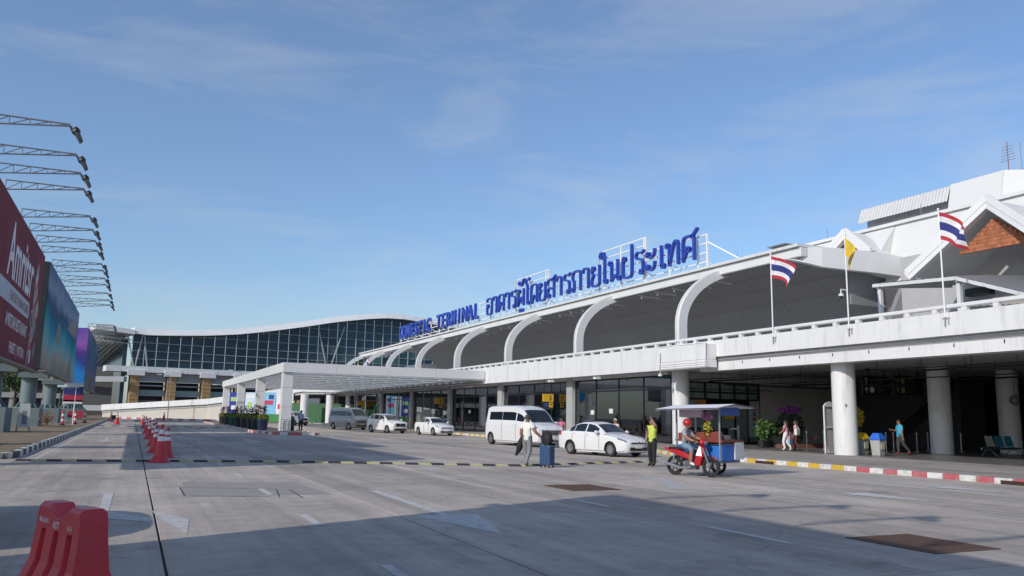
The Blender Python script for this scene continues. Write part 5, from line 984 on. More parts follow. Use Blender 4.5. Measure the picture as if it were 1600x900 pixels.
# sidecar (at +y)
q = MB()
for (a, b_) in (((-.75, .3, .42), (.75, .3, .42)), ((-.75, 1.35, .42), (.75, 1.35, .42)), ((-.75, .3, .42), (-.75, 1.35, .42)), ((.75, .3, .42), (.75, 1.35, .42)), ((.3, 0, .5), (.3, .3, .42)), ((-.4, 0, .5), (-.4, .3, .42)), ((.75, .3, .42), (.75, .3, 2.05)), ((-.75, .3, .42), (-.75, .3, 1.98)), ((.75, 1.35, .42), (.75, 1.35, 1.5)), ((-.75, 1.35, .42), (-.75, 1.35, 1.98)), ((.75, .3, 1.02), (.75, 1.35, 1.02)), ((.75, 1.35, 1.4), (.75, .9, 1.4))): q.bar(a, b_, .045)
q.build('sidecar_frame', galv, MBK, local=True); wheel_parts(MBK, -.05, 1.5, .27, .04)
q = MB(); q.box(.72, .32, .46, .80, 1.02, .92, 0); q.box(.72, 1.03, .46, .80, 1.34, .92, 1); q.box(-.74, .34, .44, .72, 1.33, .9, 0); q.build('cool_box', [M('box_blue', (.02, .16, .55), .5, var=.1, scale=3), white2], MBK, local=True, bevel=.015)
q = MB(); q.box(.80, 1.0, .5, .84, 1.5, 1.02); q.build('white_board', white2, MBK, local=True)
q = MB(); q.box(-.8, .28, 1.0, .84, 1.45, 1.07, 0); q.add([(-.72, .34, 1.07), (.78, .34, 1.07), (.78, .34, 1.32), (-.72, .34, 1.25), (-.72, .40, 1.07), (.78, .40, 1.07), (.78, .40, 1.32), (-.72, .40, 1.25)], [(0, 1, 2, 3), (7, 6, 5, 4), (0, 4, 5, 1), (1, 5, 6, 2), (2, 6, 7, 3), (3, 7, 4, 0)], 0); q.build('counter', M('counter_red', (.20, .045, .03), .5, var=.2, scale=4), MBK, local=True)
for i in range(5): q = MB(); q.box(-.55 + i*.27, .6, 1.07, -.35 + i*.27, .95, 1.2 + .04*(i % 2)); q.build('food_tray', white2 if i % 2 else steel, MBK, local=True, bevel=.01)
q = MB(); q.add([(-1.05, -.40, 1.95), (1.1, -.35, 2.0), (1.12, .6, 2.13), (-1.0, .6, 2.09), (-.98, 1.7, 2.0), (1.12, 1.75, 2.05)], [(0, 1, 2, 3), (3, 2, 5, 4)]); q.add([(x, y, z - .035) for x, y, z in ((-1.05, -.40, 1.95), (1.1, -.35, 2.0), (1.12, .6, 2.13), (-1.0, .6, 2.09), (-.98, 1.7, 2.0), (1.12, 1.75, 2.05))], [(3, 2, 1, 0), (4, 5, 2, 3)]); q.build('canopy', M('canopy_cloth', (.74, .72, .76), .8, var=.06), MBK, local=True)
q = MB(); q.box(.70, .3, 1.78, .72, 1.5, 2.02); q.build('valance', M('valance_blue', (.05, .12, .36), .8, var=.1), MBK, local=True)
q = MB(); q.box(-.6, .22, 1.72, .2, .26, 1.98); q.build('valance', M('valance_mauve', (.45, .40, .48), .8, var=.1), MBK, local=True)
rr = random.Random(11)
q = MB(); leafmass(q, (.35, .25, 1.72), (.18, .16, .14), 60, .06, 0, rr); q.build('flower_garland', M('garland_pink', (.45, .15, .35), .7, var=.3, scale=9), MBK, local=True)
q = MB(); leafmass(q, (.35, .28, 1.42), (.12, .12, .22), 60, .06, 0, rr); q.build('flower_garland', M('garland_yellow', (.5, .5, .06), .7, var=.3, scale=9), MBK, local=True)
# ================================================================== people
skin_m = M('skin', (.30, .16, .10), .55, var=.06); hair_m = M('hair', (.012, .010, .009), .6, var=.1)
def cloth(n, c, v=.12): return M('cloth_' + n, c, .85, var=v, scale=9)
def person(label, loc, rz, J=None, shirt=None, pants=None, shoe=None, h=1.68, sleeve=.55, hair='short', fem=False, shorts=False, sitting=False, name='person', long_sleeve=False):
    """one continuous skinned body; local +x is the way the figure faces"""
    t = thing(name, label, 'person', loc, rz, 'people at the terminal'); k = h/1.70
    D = dict(pel=(0, 0, .94), wai=(0, 0, 1.08), che=(.01, 0, 1.28), nek=(.005, 0, 1.43), hed=(.02, 0, 1.53), top=(.02, 0, 1.615),
             shL=(0, .17, 1.38), elL=(-.02, .225, 1.10), wrL=(.05, .235, .86), haL=(.07, .235, .78), shR=(0, -.17, 1.38), elR=(-.02, -.225, 1.10), wrR=(.05, -.235, .86), haR=(.07, -.235, .78),
             hiL=(0, .09, .88), knL=(.02, .10, .49), anL=(-.02, .10, .09), toL=(.16, .11, .035), hiR=(0, -.09, .88), knR=(.02, -.10, .49), anR=(-.02, -.10, .09), toR=(.16, -.11, .035))
    if J: D.update(J)
    D = {a: Vector(p)*k for a, p in D.items()}
    w_ = .9 if fem else 1.0
    rad = dict(pel=.135, wai=.115*w_, che=.145*w_, nek=.058, hed=.088, top=.078, shL=.068*w_, shR=.068*w_, elL=.046, elR=.046, wrL=.032, wrR=.032, haL=.036, haR=.036, hiL=.098, hiR=.098, knL=.066, knR=.066, anL=.044, anR=.044, toL=.034, toR=.034)
    B = [('pel', 'wai', 'shirt'), ('wai', 'che', 'shirt'), ('che', 'nek', 'shirt'), ('nek', 'hed', 'skin'), ('hed', 'top', 'skin'), ('che', 'shL', 'shirt'), ('shL', 'elL', 'arm'), ('elL', 'wrL', 'fore'), ('wrL', 'haL', 'skin'), ('che', 'shR', 'shirt'), ('shR', 'elR', 'arm'), ('elR', 'wrR', 'fore'), ('wrR', 'haR', 'skin'),
         ('pel', 'hiL', 'pants'), ('hiL', 'knL', 'pants'), ('knL', 'anL', 'shin'), ('anL', 'toL', 'shoe'), ('pel', 'hiR', 'pants'), ('hiR', 'knR', 'pants'), ('knR', 'anR', 'shin'), ('anR', 'toR', 'shoe')]
    names = list(D); vs = [D[n] for n in names]; rs = [rad[n]*k*(1.12 if n in ('hed', 'top', 'nek') else 1.3 if n[:2] in ('hi', 'kn', 'an', 'sh', 'el', 'wr') else 1.22) for n in names]; es = [(names.index(a), names.index(b)) for a, b, _ in B]
    # fingers: four and a thumb, rooted in the palm
    for s in 'LR':
        hv = D['ha' + s]; d = (hv - D['wr' + s]); d = d.normalized() if d.length > 1e-5 else Vector((0, 0, -1)); side = d.cross(Vector((0, 1 if s == 'L' else -1, .2))).normalized(); hi = names.index('ha' + s)
        for q, ln in ((-.027, .075), (-.009, .088), (.009, .083), (.027, .066)):
            a = hv + (d*.03 + side*q)*k; c = a + (d*ln)*k; vs += [a, c]; rs += [.0105*k, .008*k]; es += [(hi, len(vs) - 2), (len(vs) - 2, len(vs) - 1)]; names += ['f', 'f']
        a = hv + (side*.045 + d*.0)*k; c = a + (side*.02 + d*.045)*k; vs += [a, c]; rs += [.0115*k, .009*k]; es += [(hi, len(vs) - 2), (len(vs) - 2, len(vs) - 1)]; names += ['f', 'f']
    me = bpy.data.meshes.new('body'); me.from_pydata(vs, es, []); o = bpy.data.objects.new('body', me); COL.objects.link(o)
    sk = o.modifiers.new('skin', 'SKIN'); sk.branch_smoothing = .4; sk.use_smooth_shade = True
    for i, r in enumerate(rs): sv = me.skin_vertices[0].data[i]; sv.radius = (r, r); sv.use_root = (i == 0)
    for n, f in (('che', (1.12, .8)), ('wai', (1.1, .85)), ('pel', (1.1, .88))): me.skin_vertices[0].data[names.index(n)].radius = (rad[n]*k*f[0]*1.22, rad[n]*k*f[1]*1.22)
    o.modifiers.new('sub', 'SUBSURF').levels = 1
    m2 = apply_mod(o); bpy.data.objects.remove(o); m2.name = 'body'; m2.materials.clear()
    mats = [skin_m, shirt, pants, shoe]
    for q in mats: m2.materials.append(q)
    idx = []
    for p in m2.polygons:
        c = p.center; best = (9, None, 0)
        for a, b, tag in B:
            A, C = D[a], D[b]; u = max(0, min(1, (c - A).dot(C - A)/max((C - A).length_squared, 1e-9))); dd = (c - A.lerp(C, u)).length - (rad[a]*(1 - u) + rad[b]*u)*k
            if dd < best[0]: best = (dd, tag, u)
        tag, u = best[1], best[2]
        idx.append({'shirt': 1, 'pants': 2, 'shoe': 3, 'skin': 0}.get(tag, 0) if tag in ('shirt', 'pants', 'shoe', 'skin') else (1 if (tag == 'arm' and (u < sleeve or long_sleeve)) or (tag == 'fore' and long_sleeve) else 0) if tag in ('arm', 'fore') else ((0 if (shorts and u > .12) else 2)))
        p.use_smooth = True
    m2.polygons.foreach_set('material_index', idx); body = place('body', m2, t, local=True)
    H_, N_ = D['hed'], D['nek']; up = (D['top'] - D['hed']).normalized(); fw_ = Vector((1, 0, 0)); fw_ = (fw_ - up*fw_.dot(up)).normalized(); sd = up.cross(fw_)
    if J and 'look' in J: fw_ = Vector(J['look']).normalized(); sd = up.cross(fw_).normalized()
    c0 = H_ + up*.045*k
    def hp(a, b, c): return c0 + fw_*a*k + sd*b*k + up*c*k
    b = MB(); n = 12; rows = []
    for i in range(7):
        ph = i/6*R(108 if hair != 'long' else 118); row = []
        for j in range(n + 1):
            a = 2*PI*j/n; lim = 1.0 - .42*max(0, math.cos(a)); p2 = ph*lim; row.append(hp(.112*math.sin(p2)*math.cos(a) - .012, .098*math.sin(p2)*math.sin(a), .122*math.cos(p2)))
        rows.append(row)
    b.sheet(rows); 
    if hair in ('short', 'long'): b.build('hair', hair_m, t, local=True, smooth=True)
    if hair == 'long': b = MB(); b.tube([hp(-.09, 0, .02), hp(-.12, 0, -.12), hp(-.11, 0, -.3)], [.07, .075, .04], 10); b.build('hair', hair_m, t, local=True, smooth=True)
    if hair == 'scarf' : b.build('scarf', shirt, t, local=True, smooth=True)
    if hair == 'cap': b.build('cap', cloth('cap', (.05, .05, .06)), t, local=True, smooth=True); b = MB(); b.add([hp(.08, -.07, .07), hp(.08, .07, .07), hp(.2, .05, .05), hp(.2, -.05, .05), hp(.08, -.07, .055), hp(.08, .07, .055), hp(.2, .05, .035), hp(.2, -.05, .035)], [(0, 1, 2, 3), (7, 6, 5, 4), (0, 4, 5, 1), (1, 5, 6, 2), (2, 6, 7, 3), (3, 7, 4, 0)]); b.build('cap_peak', cloth('cap', (.05, .05, .06)), t, local=True)
    if hair == 'helmet': b = MB(); b.ball(hp(-.03, 0, .055), (.142*k, .135*k, .125*k), 16, 10); b.build('helmet', M('helmet_red', (.45, .015, .02), .25, var=.03, coat=.5), t, local=True, smooth=True); b = MB(); b.tube([hp(.02, .1, -.02), hp(.04, .05, -.13), hp(.04, -.05, -.13), hp(.02, -.1, -.02)], .01, 6); b.build('strap', hair_m, t, local=True)
    # face: eyes, nose, mouth, ears
    b = MB()
    b.ball(hp(.095, 0, -.015), (.018, .014, .024), 8, 5, 0)
    for s in (-1, 1): b.ball(hp(.085, s*.034, .012), (.009, .013, .008), 8, 5, 1); b.ball(hp(.0, s*.093, -.005), (.02, .012, .03), 8, 5, 0)
    b.ball(hp(.083, 0, -.062), (.010, .024, .007), 8, 5, 2); b.build('face', [skin_m, M('eye', (.02, .015, .012), .3, var=0), M('lips', (.22, .08, .07), .6, var=0)], t, local=True, smooth=True)
    return t
black_c, grey_c = cloth('black', (.018, .018, .02)), cloth('grey', (.22, .22, .24)); white_c = cloth('white', (.72, .71, .68), .05)
shoe_k, shoe_w = cloth('shoe_black', (.02, .02, .02)), cloth('shoe_white', (.65, .65, .63))
# man with the suitcase, back three quarters to us, leaning on it with his right hand
person('man in white shirt and grey trousers leaning on a blue suitcase', (12.25, 25.45, 0), R(35), dict(haR=(.18, -.48, .95), wrR=(.12, -.42, .98), elR=(-.02, -.30, 1.13), knR=(.02, -.08, .49), anR=(-.22, -.07, .10), toR=(-.06, -.07, .035), anL=(.12, .10, .09), toL=(.29, .11, .035), knL=(.10, .10, .49), elL=(.0, .24, 1.10), wrL=(.08, .26, .88), haL=(.1, .26, .8)), white_c, grey_c, cloth('shoe_grey', (.12, .12, .11)), 1.74, hair='cap')
jb = thing('draped_jacket', 'black jacket hanging from the left arm of the man with the suitcase', 'jacket', (12.14, 25.68, .36)); q = MB()
rows = []
for i in range(11):
    v = i/10; wd = .07 + .09*math.sin(PI*min(1, v*1.1)) ; rows.append([(-.04*v - .10*v*v + wd*math.cos(a)*(.55 + .25*math.sin(3*a + 5*v)), .02 + .10*v + wd*.8*math.sin(a), .58 - .60*v + .02*math.sin(4*a)) for a in [2*PI*j/12 for j in range(13)]])
q.sheet(rows); q.tube([(.0, 0, .5), (.02, .02, .6), (.03, -.05, .62)], .05, 8); q.build('cloth', black_c, jb, local=True, smooth=True)
sc_m = M('suitcase_blue', (.03, .075, .16), .4, var=.35, scale=7)
st = thing('suitcase', 'blue hard shell suitcase standing on the road beside the man', 'suitcase', (12.65, 24.75, 0), R(24)); q = MB(); q.box(-.15, -.22, .07, .15, .22, .72); q.build('shell', sc_m, st, local=True, bevel=.04, segs=2)
for y in (-.14, -.05, .05, .14): q = MB(); q.box(-.158, y - .015, .12, .158, y + .015, .67); q.build('ridge', sc_m, st, local=True)
for x in (-.11, .11):
    for y in (-.17, .17): q = MB(); q.lathe([(.035, -.015), (.035, .015)], 12, (x, y, .035), axis='y'); q.box(x - .02, y - .02, .05, x + .02, y + .02, .08); q.build('castor', black, st, local=True)
q = MB(); q.tube([(-.12, -.1, .7), (-.12, -.1, 1.0), (-.12, .1, 1.0), (-.12, .1, .7)], .012, 6); q.build('handle', galv, st, local=True)
bk = thing('backpack', 'black backpack resting on top of the blue suitcase', 'backpack', (12.65, 24.75, .725), R(24)); q = MB(); q.ball((0, 0, .22), (.15, .2, .24), 14, 10); q.ball((.1, 0, .15), (.1, .15, .13), 12, 8); q.build('bag', black_c, bk, local=True, smooth=True)
q = MB(); q.tube([(-.1, .08, .4), (-.2, .1, .25), (-.13, .1, .05)], .02, 6); q.tube([(-.02, -.05, .45), (0, 0, .5), (-.02, .05, .45)], .015, 6); q.build('strap', black_c, bk, local=True)
# officer, hand to his head
person('traffic officer in yellow vest and black trousers raising a hand to his head', (16.75, 24.65, 0), R(-160), dict(elL=(.17, .26, 1.42), wrL=(.14, .10, 1.60), haL=(.10, .05, 1.66), anR=(-.12, -.14, .09), toR=(.05, -.16, .035), knR=(-.02, -.12, .49), knL=(.05, .12, .49), anL=(.1, .15, .09), toL=(.27, .17, .035)), cloth('vest', (.50, .62, .10)), black_c, shoe_k, 1.70, sleeve=.0)
# bike rider (seated)
_bm = Matrix.Translation(bike_loc) @ Matrix.Rotation(bike_rz, 4, 'Z'); _rl = _bm @ Vector((-.30, 0, 0))
plaid = M('plaid_shirt', (.5, .52, .56), .85, var=.0)
_t = plaid.node_tree; _n = _t.nodes; _ch = _n.new('ShaderNodeTexBrick'); _ch.inputs['Scale'].default_value = 9; _ch.inputs['Color1'].default_value = (.6, .62, .66, 1); _ch.inputs['Color2'].default_value = (.45, .48, .55, 1); _ch.inputs['Mortar'].default_value = (.05, .06, .09, 1); _ch.inputs['Mortar Size'].default_value = .05; _tc = _n.new('ShaderNodeTexCoord'); _mp = _n.new('ShaderNodeMapping'); _mp.inputs['Rotation'].default_value = (1.57, 0, 0); _t.links.new(_tc.outputs['Object'], _mp.inputs[0]); _t.links.new(_mp.outputs[0], _ch.inputs['Vector']); _t.links.new(_ch.outputs[0], _n['Principled BSDF'].inputs['Base Color'])
person('rider in red helmet, plaid shirt and denim shorts on the motorbike', tuple(_rl), bike_rz, dict(pel=(0, 0, .93), wai=(.04, 0, 1.06), che=(.09, 0, 1.26), nek=(.13, 0, 1.40), hed=(.16, 0, 1.49), top=(.165, 0, 1.575), shL=(.09, .17, 1.35), shR=(.09, -.17, 1.35), elL=(.28, .25, 1.13), elR=(.28, -.25, 1.13), wrL=(.50, .28, 1.07), wrR=(.50, -.28, 1.07), haL=(.57, .28, 1.05), haR=(.57, -.28, 1.05), hiL=(.05, .1, .91), hiR=(.05, -.1, .91), knL=(.42, .2, .84), knR=(.42, -.2, .84), anL=(.36, .2, .40), anR=(.36, -.2, .40), toL=(.52, .21, .34), toR=(.52, -.21, .34)), plaid, cloth('denim', (.16, .24, .34)), shoe_w, 1.66, hair='helmet', shorts=True, sleeve=.75)
# portico guard
person('guard in light blue shirt and dark cap standing on the island nose', (12.95, 70.9, .15), R(60), dict(wrL=(.1, .2, .95), haL=(.14, .16, .93), haR=(.14, -.16, .93), wrR=(.1, -.2, .95)), cloth('lightblue', (.22, .36, .5)), black_c, shoe_k, 1.72, hair='cap')
# two women walking on the pavement
pinkp = M('pink_print', (.62, .30, .40), .85, var=.45, scale=14)
person('woman in white trousers and pink patterned top walking past the flower stand', (31.05, 33.45, .15), R(115), dict(knL=(.14, .08, .50), anL=(.05, .09, .12), toL=(.2, .1, .05), knR=(.0, -.08, .49), anR=(-.25, -.09, .13), toR=(-.1, -.1, .04), elL=(.05, .22, 1.12), wrL=(.2, .2, 1.0), haL=(.26, .18, .98)), pinkp, white_c, shoe_w, 1.58, hair='long', fem=True)
person('woman in maroon trousers with a white bag over her pink top', (31.5, 33.2, .15), R(112), dict(knR=(.12, -.08, .5), anR=(.1, -.09, .1), toR=(.26, -.1, .04), anL=(-.22, .09, .12), toL=(-.06, .1, .04)), cloth('pink', (.60, .26, .33), .2), cloth('maroon', (.10, .03, .035)), shoe_k, 1.6, hair='long', fem=True)
hb_ = thing('handbag', 'white shoulder bag carried by the woman in maroon trousers', 'bag', (31.35, 32.95, .95), R(110)); q = MB(); q.box(-.06, -.20, .0, .08, .20, .34); q.build('bag', white_c, hb_, local=True, bevel=.04, segs=2); q = MB(); q.tube([(0, -.16, .33), (.05, -.08, .5), (.05, .08, .5), (0, .16, .33)], .015, 6); q.build('strap', white_c, hb_, local=True)
hb_ = thing('tote_bag', 'pink and blue printed bag carried between the two women', 'bag', (31.0, 33.1, .5), R(110)); q = MB(); q.box(-.05, -.17, 0, .07, .17, .22, 0); q.box(-.05, -.17, .221, .07, .17, .4, 1); q.tube([(0, -.1, .4), (0, -.06, .62), (0, .06, .62), (0, .1, .4)], .012, 6, 1); q.build('bag', [cloth('bag_blue', (.2, .35, .5)), pinkp], hb_, local=True)
# young man with the phone
person('young man in bright blue shirt looking at his phone as he walks', (33.7, 28.65, .15), R(163), dict(hed=(.04, 0, 1.525), top=(.06, 0, 1.605), elR=(.03, -.21, 1.12), wrR=(.30, -.14, 1.17), haR=(.38, -.12, 1.19), elL=(.05, .23, 1.11), wrL=(.02, .24, .87), haL=(.0, .24, .79), knL=(-.10, .09, .5), anL=(-.40, .1, .17), toL=(-.27, .1, .06), knR=(.06, -.09, .49), anR=(.05, -.1, .09), toR=(.22, -.1, .035)), cloth('cyan', (.05, .42, .62)), cloth('dkgrey', (.055, .06, .06)), cloth('shoe_red', (.22, .03, .04)), 1.72, sleeve=.7)
ph = thing('phone', 'dark phone held by the young man in the blue shirt', 'phone', (33.32, 28.8, 1.38), R(163)); q = MB(); q.box(-.07, -.035, 0, .07, .035, .01); q.build('case', black, ph, local=True, bevel=.003)
sit = dict(pel=(0, 0, .50), wai=(-.02, 0, .64), che=(-.01, 0, .86), nek=(.03, 0, 1.01), hed=(.06, 0, 1.10), top=(.075, 0, 1.185), shL=(0, .17, .96), shR=(0, -.17, .96), elL=(.08, .22, .70), elR=(.08, -.22, .70), wrL=(.30, .14, .66), wrR=(.30, -.14, .66), haL=(.37, .1, .66), haR=(.37, -.1, .66), hiL=(.05, .09, .48), hiR=(.05, -.09, .48), knL=(.45, .1, .48), knR=(.45, -.1, .48), anL=(.42, .1, .08), anR=(.42, -.1, .08), toL=(.58, .1, .03), toR=(.58, -.1, .03))
person('person in white shirt and dark trousers seated at the right frame edge', (43.9, 30.4, .15), R(165), sit, white_c, black_c, shoe_k, 1.65)
person('person in khaki clothes standing beside the white sedan at the glass', (26.9, 61.3, .15), R(-140), dict(elR=(.1, -.2, 1.15), wrR=(.28, -.12, 1.2), haR=(.33, -.1, 1.22)), cloth('khaki', (.30, .25, .16), .3), cloth('khaki', (.30, .25, .16), .3), shoe_k, 1.68)
person('person in a pink top waiting behind the front of the white van', (24.6, 46.2, 0), R(-120), None, cloth('pink2', (.62, .2, .28)), cloth('bluegrey', (.2, .27, .36)), shoe_k, 1.66, hair='long', fem=True)
person('person in a pale pink headscarf standing behind the nearest white sedan', (21.7, 35.1, 0), R(-150), dict(elL=(.1, .24, 1.2), wrL=(.25, .12, 1.32), haL=(.28, .08, 1.36)), cloth('pale_pink', (.66, .5, .48), .3), grey_c, shoe_k, 1.66, hair='scarf', fem=True)
for i, (x, y, a, c) in enumerate(((28.6, 124, 20, black_c), (29.3, 125, 200, grey_c), (26.8, 104, 60, cloth('navy', (.05, .07, .16))))): person(['person in black standing between the far round columns', 'person in grey beside the far round columns', 'person in navy waiting by the silver van'][i], (x, y, .15), R(a), None, c, black_c, shoe_k, 1.7)
# ================================================================== street furniture and small things
red_pl = M('barrier_red', (.66, .035, .055), .35, var=.10, scale=3, dirt=(.50, .12, .12), dscale=5, dfac=.5); tx_w = M('stencil_white', (.85, .80, .80), .7, var=.15, scale=20)
bdir = Vector((-.39, .93, 0)).normalized()
BR = thing('water_barrier', 'red plastic water filled barrier lettered AOT at the lower left', 'barrier', (-.41, 8.43, 0), math.atan2(bdir.y, bdir.x) - PI)
# local x runs towards the near end (+x near), -y is the face turned to the left
def half_w(z): return .10 + (.015 if z > .62 else .015 + (.62 - z)*.10 if z > .30 else .047 + (.30 - z)*.42)
q = MB(); zs = [0, .06, .16, .30, .31, .46, .54, .58, .70, .765, .80]; xs_ = [-.52, -.50]
import itertools
cols = [(-.50, 0), (-.36, 0), (-.345, 1), (-.255, 1), (-.24, 0), (-.06, 0), (-.045, 1), (.045, 1), (.06, 0), (.24, 0), (.255, 1), (.345, 1), (.36, 0), (.50, 0)]
rowsL = []; rowsR = []
for (x, gr) in cols:
    L_, R_ = [], []
    for z in zs:
        ins = .055 if (gr and .0 < z < .56) else 0.0; zz = z
        if abs(x) < .1 and z > .66: zz = .66 + (z - .66)*.25
        flare = .02*(1 - z/.8); xx = x*(1 + (.10*(1 - z/.8)) - (.05 if z > .75 else 0)); w_ = half_w(z) - ins - (.035 if z >= .79 else 0)
        L_.append((xx, -w_, zz)); R_.append((xx, w_, zz))
    rowsL.append(L_); rowsR.append(R_)
n_ = len(zs); k_ = len(cols); vs = [p for r_ in rowsL for p in r_] + [p for r_ in rowsR for p in r_]; of = n_*k_
fs = [(i*n_ + j, i*n_ + j + 1, (i + 1)*n_ + j + 1, (i + 1)*n_ + j) for i in range(k_ - 1) for j in range(n_ - 1)] + [(of + i*n_ + j, of + (i + 1)*n_ + j, of + (i + 1)*n_ + j + 1, of + i*n_ + j + 1) for i in range(k_ - 1) for j in range(n_ - 1)]
fs += [(i*n_ + n_ - 1, of + i*n_ + n_ - 1, of + (i + 1)*n_ + n_ - 1, (i + 1)*n_ + n_ - 1) for i in range(k_ - 1)] + [(i*n_, (i + 1)*n_, of + (i + 1)*n_, of + i*n_) for i in range(k_ - 1)]
fs += [(j, of + j, of + j + 1, j + 1) for j in range(n_ - 1)] + [((k_ - 1)*n_ + j, (k_ - 1)*n_ + j + 1, of + (k_ - 1)*n_ + j + 1, of + (k_ - 1)*n_ + j) for j in range(n_ - 1)]
q.add(vs, fs); q.build('shell', red_pl, BR, local=True, bevel=.004, segs=1)
q = MB(); q.box(.512, -.09, .30, .53, .09, .32); q.build('end_rib', red_pl, BR, local=True)
q = MB(); q.lathe([(.035, .0), (.035, .03), (.02, .03)], 14, (.05, 0, .69)); q.build('filler_cap', M('cap_grey', (.5, .5, .5), .5), BR, local=True)
def stencil(txt, x, z, size, sx=.8):
    me = text_mesh(txt, size, .001, tx_w, .0, 'CENTER', sx); o = place('stencil', me, BR, (x, -half_w(z) - .010, z), Matrix(((1, 0, 0), (0, 0, -1), (0, 1, 0))), local=True); return o
stencil('AOT', .0, .60, .09); stencil('ฝรป.สบร.', -.30, .63, .07, .9); stencil('4.1-6', .31, .61, .06)
# --- traffic cones
cone_o = M('cone_orange', (.55, .035, .045), .5, var=.12, scale=3); cone_w = M('cone_band', (.75, .75, .75), .5, var=.05)
q = MB(); q.lathe([(.30, 0), (.31, .02), (.24, .06), (.175, .18)], 24, cap=True); q.lathe([(.175, .18), (.10, .62)], 24, cap=False); q.lathe([(.075, .80), (.045, 1.0), (.045, 1.06), (.0, 1.06)], 24, cap=False); q.lathe([(.088, .72), (.075, .80)], 24, cap=False); cme = q.mesh('cone_body', cone_o, smooth=True)
q = MB(); q.lathe([(.108, .60), (.089, .73)], 24, cap=False); q.lathe([(.078, .80), (.058, .92)], 24, cap=False); bme_ = q.mesh('reflective_band', cone_w, smooth=True)
cy = [29.0, 31.6, 35.5, 38.5, 42.5, 47, 52, 58, 65, 73, 83, 95, 109, 125]
for i, y in enumerate(cy):
    x = .78 + (.26 if i % 2 else 0) + random.uniform(-.06, .06) + y*.004
    t = thing('traffic_cone', 'orange cone with white bands, %s in the row counted from the near end' % ORD[i], 'cone', (x, y, 0), random.uniform(0, 6), 'cones along the lane line'); s_ = 1.12 if i == 0 else 1.0
    place('cone_body', cme, t, (0, 0, 0), scale=(s_,)*3, local=True); place('reflective_band', bme_, t, (0, 0, 0), scale=(s_,)*3, local=True)
for (x, y, lab) in ((-1.5, 104, 'lone orange cone standing in the left lane'), (-2.6, 128, 'small distant cone beside the far left kerb'), (4.8, 148, 'far orange cone before the ramp kerb')):
    t = thing('traffic_cone', lab, 'cone', (x, y, 0), 0, 'cones in the far lanes'); place('cone_body', cme, t, (0, 0, 0), scale=(1.3,)*3, local=True); place('reflective_band', bme_, t, (0, 0, 0), scale=(1.3,)*3, local=True)
# --- planters on the island
pots = [(9.95, 71.6, (.012, .03, .075)), (9.8, 74.2, (.01, .035, .03)), (9.8, 77.4, (.012, .022, .05)), (9.9, 83.0, (.03, .03, .03)), (9.95, 88.5, (.012, .022, .05)), (10.1, 95, (.01, .07, .045)), (10.2, 102, (.01, .05, .035)), (10.3, 109, (.03, .03, .02))]
lf = M('shrub_leaf', (.16, .20, .03), .6, var=.4, scale=6); cord = M('cordyline_leaf', (.07, .022, .026), .55, var=.4, scale=5)
for i, (x, y, c) in enumerate(pots):
    rr = random.Random(40 + i); t = thing('planter', 'round planter with yellow green shrub and dark red leaves, %s from the island nose' % ORD[i], 'planter', (x, y, .15), 0, 'planters on the island')
    q = MB(); q.lathe([(.36, 0), (.46, .82), (.49, .86), (.49, .92), (.42, .92), (.40, .84), (0, .84)], 22); q.build('pot', M('glazed_pot_%d' % i, c, .3, var=.15, coat=.3), t, local=True, smooth=True, auto=30)
    q = MB(); leafmass(q, (0, 0, 1.08), (.52, .52, .30), 420, .085, 0, rr); q.build('shrub', lf, t, local=True)
    q = MB()
    for k in range(4):
        ax, ay = rr.uniform(-.25, .25), rr.uniform(-.25, .25); hz = rr.uniform(1.6, 2.15); q.tube([(ax*.5, ay*.5, .85), (ax, ay, hz)], .018, 5, 1)
        for j in range(26):
            a = rr.uniform(0, 6.28); z = hz - .02*j + rr.uniform(-.03, .03); ln = rr.uniform(.28, .48); e = rr.uniform(-.1, .8); d = Vector((math.cos(a)*math.cos(e), math.sin(a)*math.cos(e), math.sin(e))); s = d.cross(Vector((0, 0, 1))).normalized()*.05; p = Vector((ax, ay, z)); mid = p + d*ln*.55; tip = p + d*ln + Vector((0, 0, -.1)); q.add([p, mid + s, tip, mid - s], [(0, 1, 2, 3)])
    q.build('cordyline', [cord, M('stem', (.08, .06, .04), .8)], t, local=True)
t = thing('litter_bin', 'dark tall bin beside the near portico column', 'bin', (12.3, 71.6, .15)); q = MB(); q.lathe([(.25, 0), (.27, 1.0), (.2, 1.12), (.2, 1.2)], 18); q.build('bin_body', black, t, local=True, smooth=True); q = MB(); q.lathe([(.28, .96), (.28, 1.0)], 18); q.build('rim', galv, t, local=True)
# --- yellow door number signs
sy = M('sign_yellow', (.72, .40, .02), .5, var=.04)
def door_sign(num, y, lab, s=1.0):
    t = thing('door_sign', lab, 'sign', (30.0, y, 4.3), 0, 'yellow door number signs'); x0 = 29.55
    q = MB(); q.box(x0, y, 2.88, x0 + .92*s, y + .14, 3.48); q.build('number_panel', sy, t)
    q = MB(); q.box(x0, y + .01, 2.30, x0 + .92*s, y + .13, 2.86); q.build('lower_panel', black, t); q = MB(); q.box(x0 + .52, y - .004, 2.44, x0 + .86, y + .005, 2.80); q.build('pictogram_panel', sy, t)
    q = MB(); q.add([(x0 + .58, y - .008, 2.6), (x0 + .70, y - .008, 2.56), (x0 + .8, y - .008, 2.70), (x0 + .72, y - .008, 2.72), (x0 + .6, y - .008, 2.68)], [(0, 1, 2, 3, 4)]); q.build('pictogram', black, t)
    q = MB(); q.box(x0 + .08, y - .004, 2.46, x0 + .44, y + .005, 2.78); q.build('info_panel', M('info_blue', (.03, .06, .16), .5), t)
    place('numeral', text_mesh(num, .52, .004, black, .008), t, (x0 + .64, y - .006, 2.99), FACE_MY)
    for x in (x0 + .1, x0 + .82): q = MB(); q.box(x - .02, y + .05, 3.48, x + .02, y + .09, 4.62); q.build('hanger', dark_metal, t)
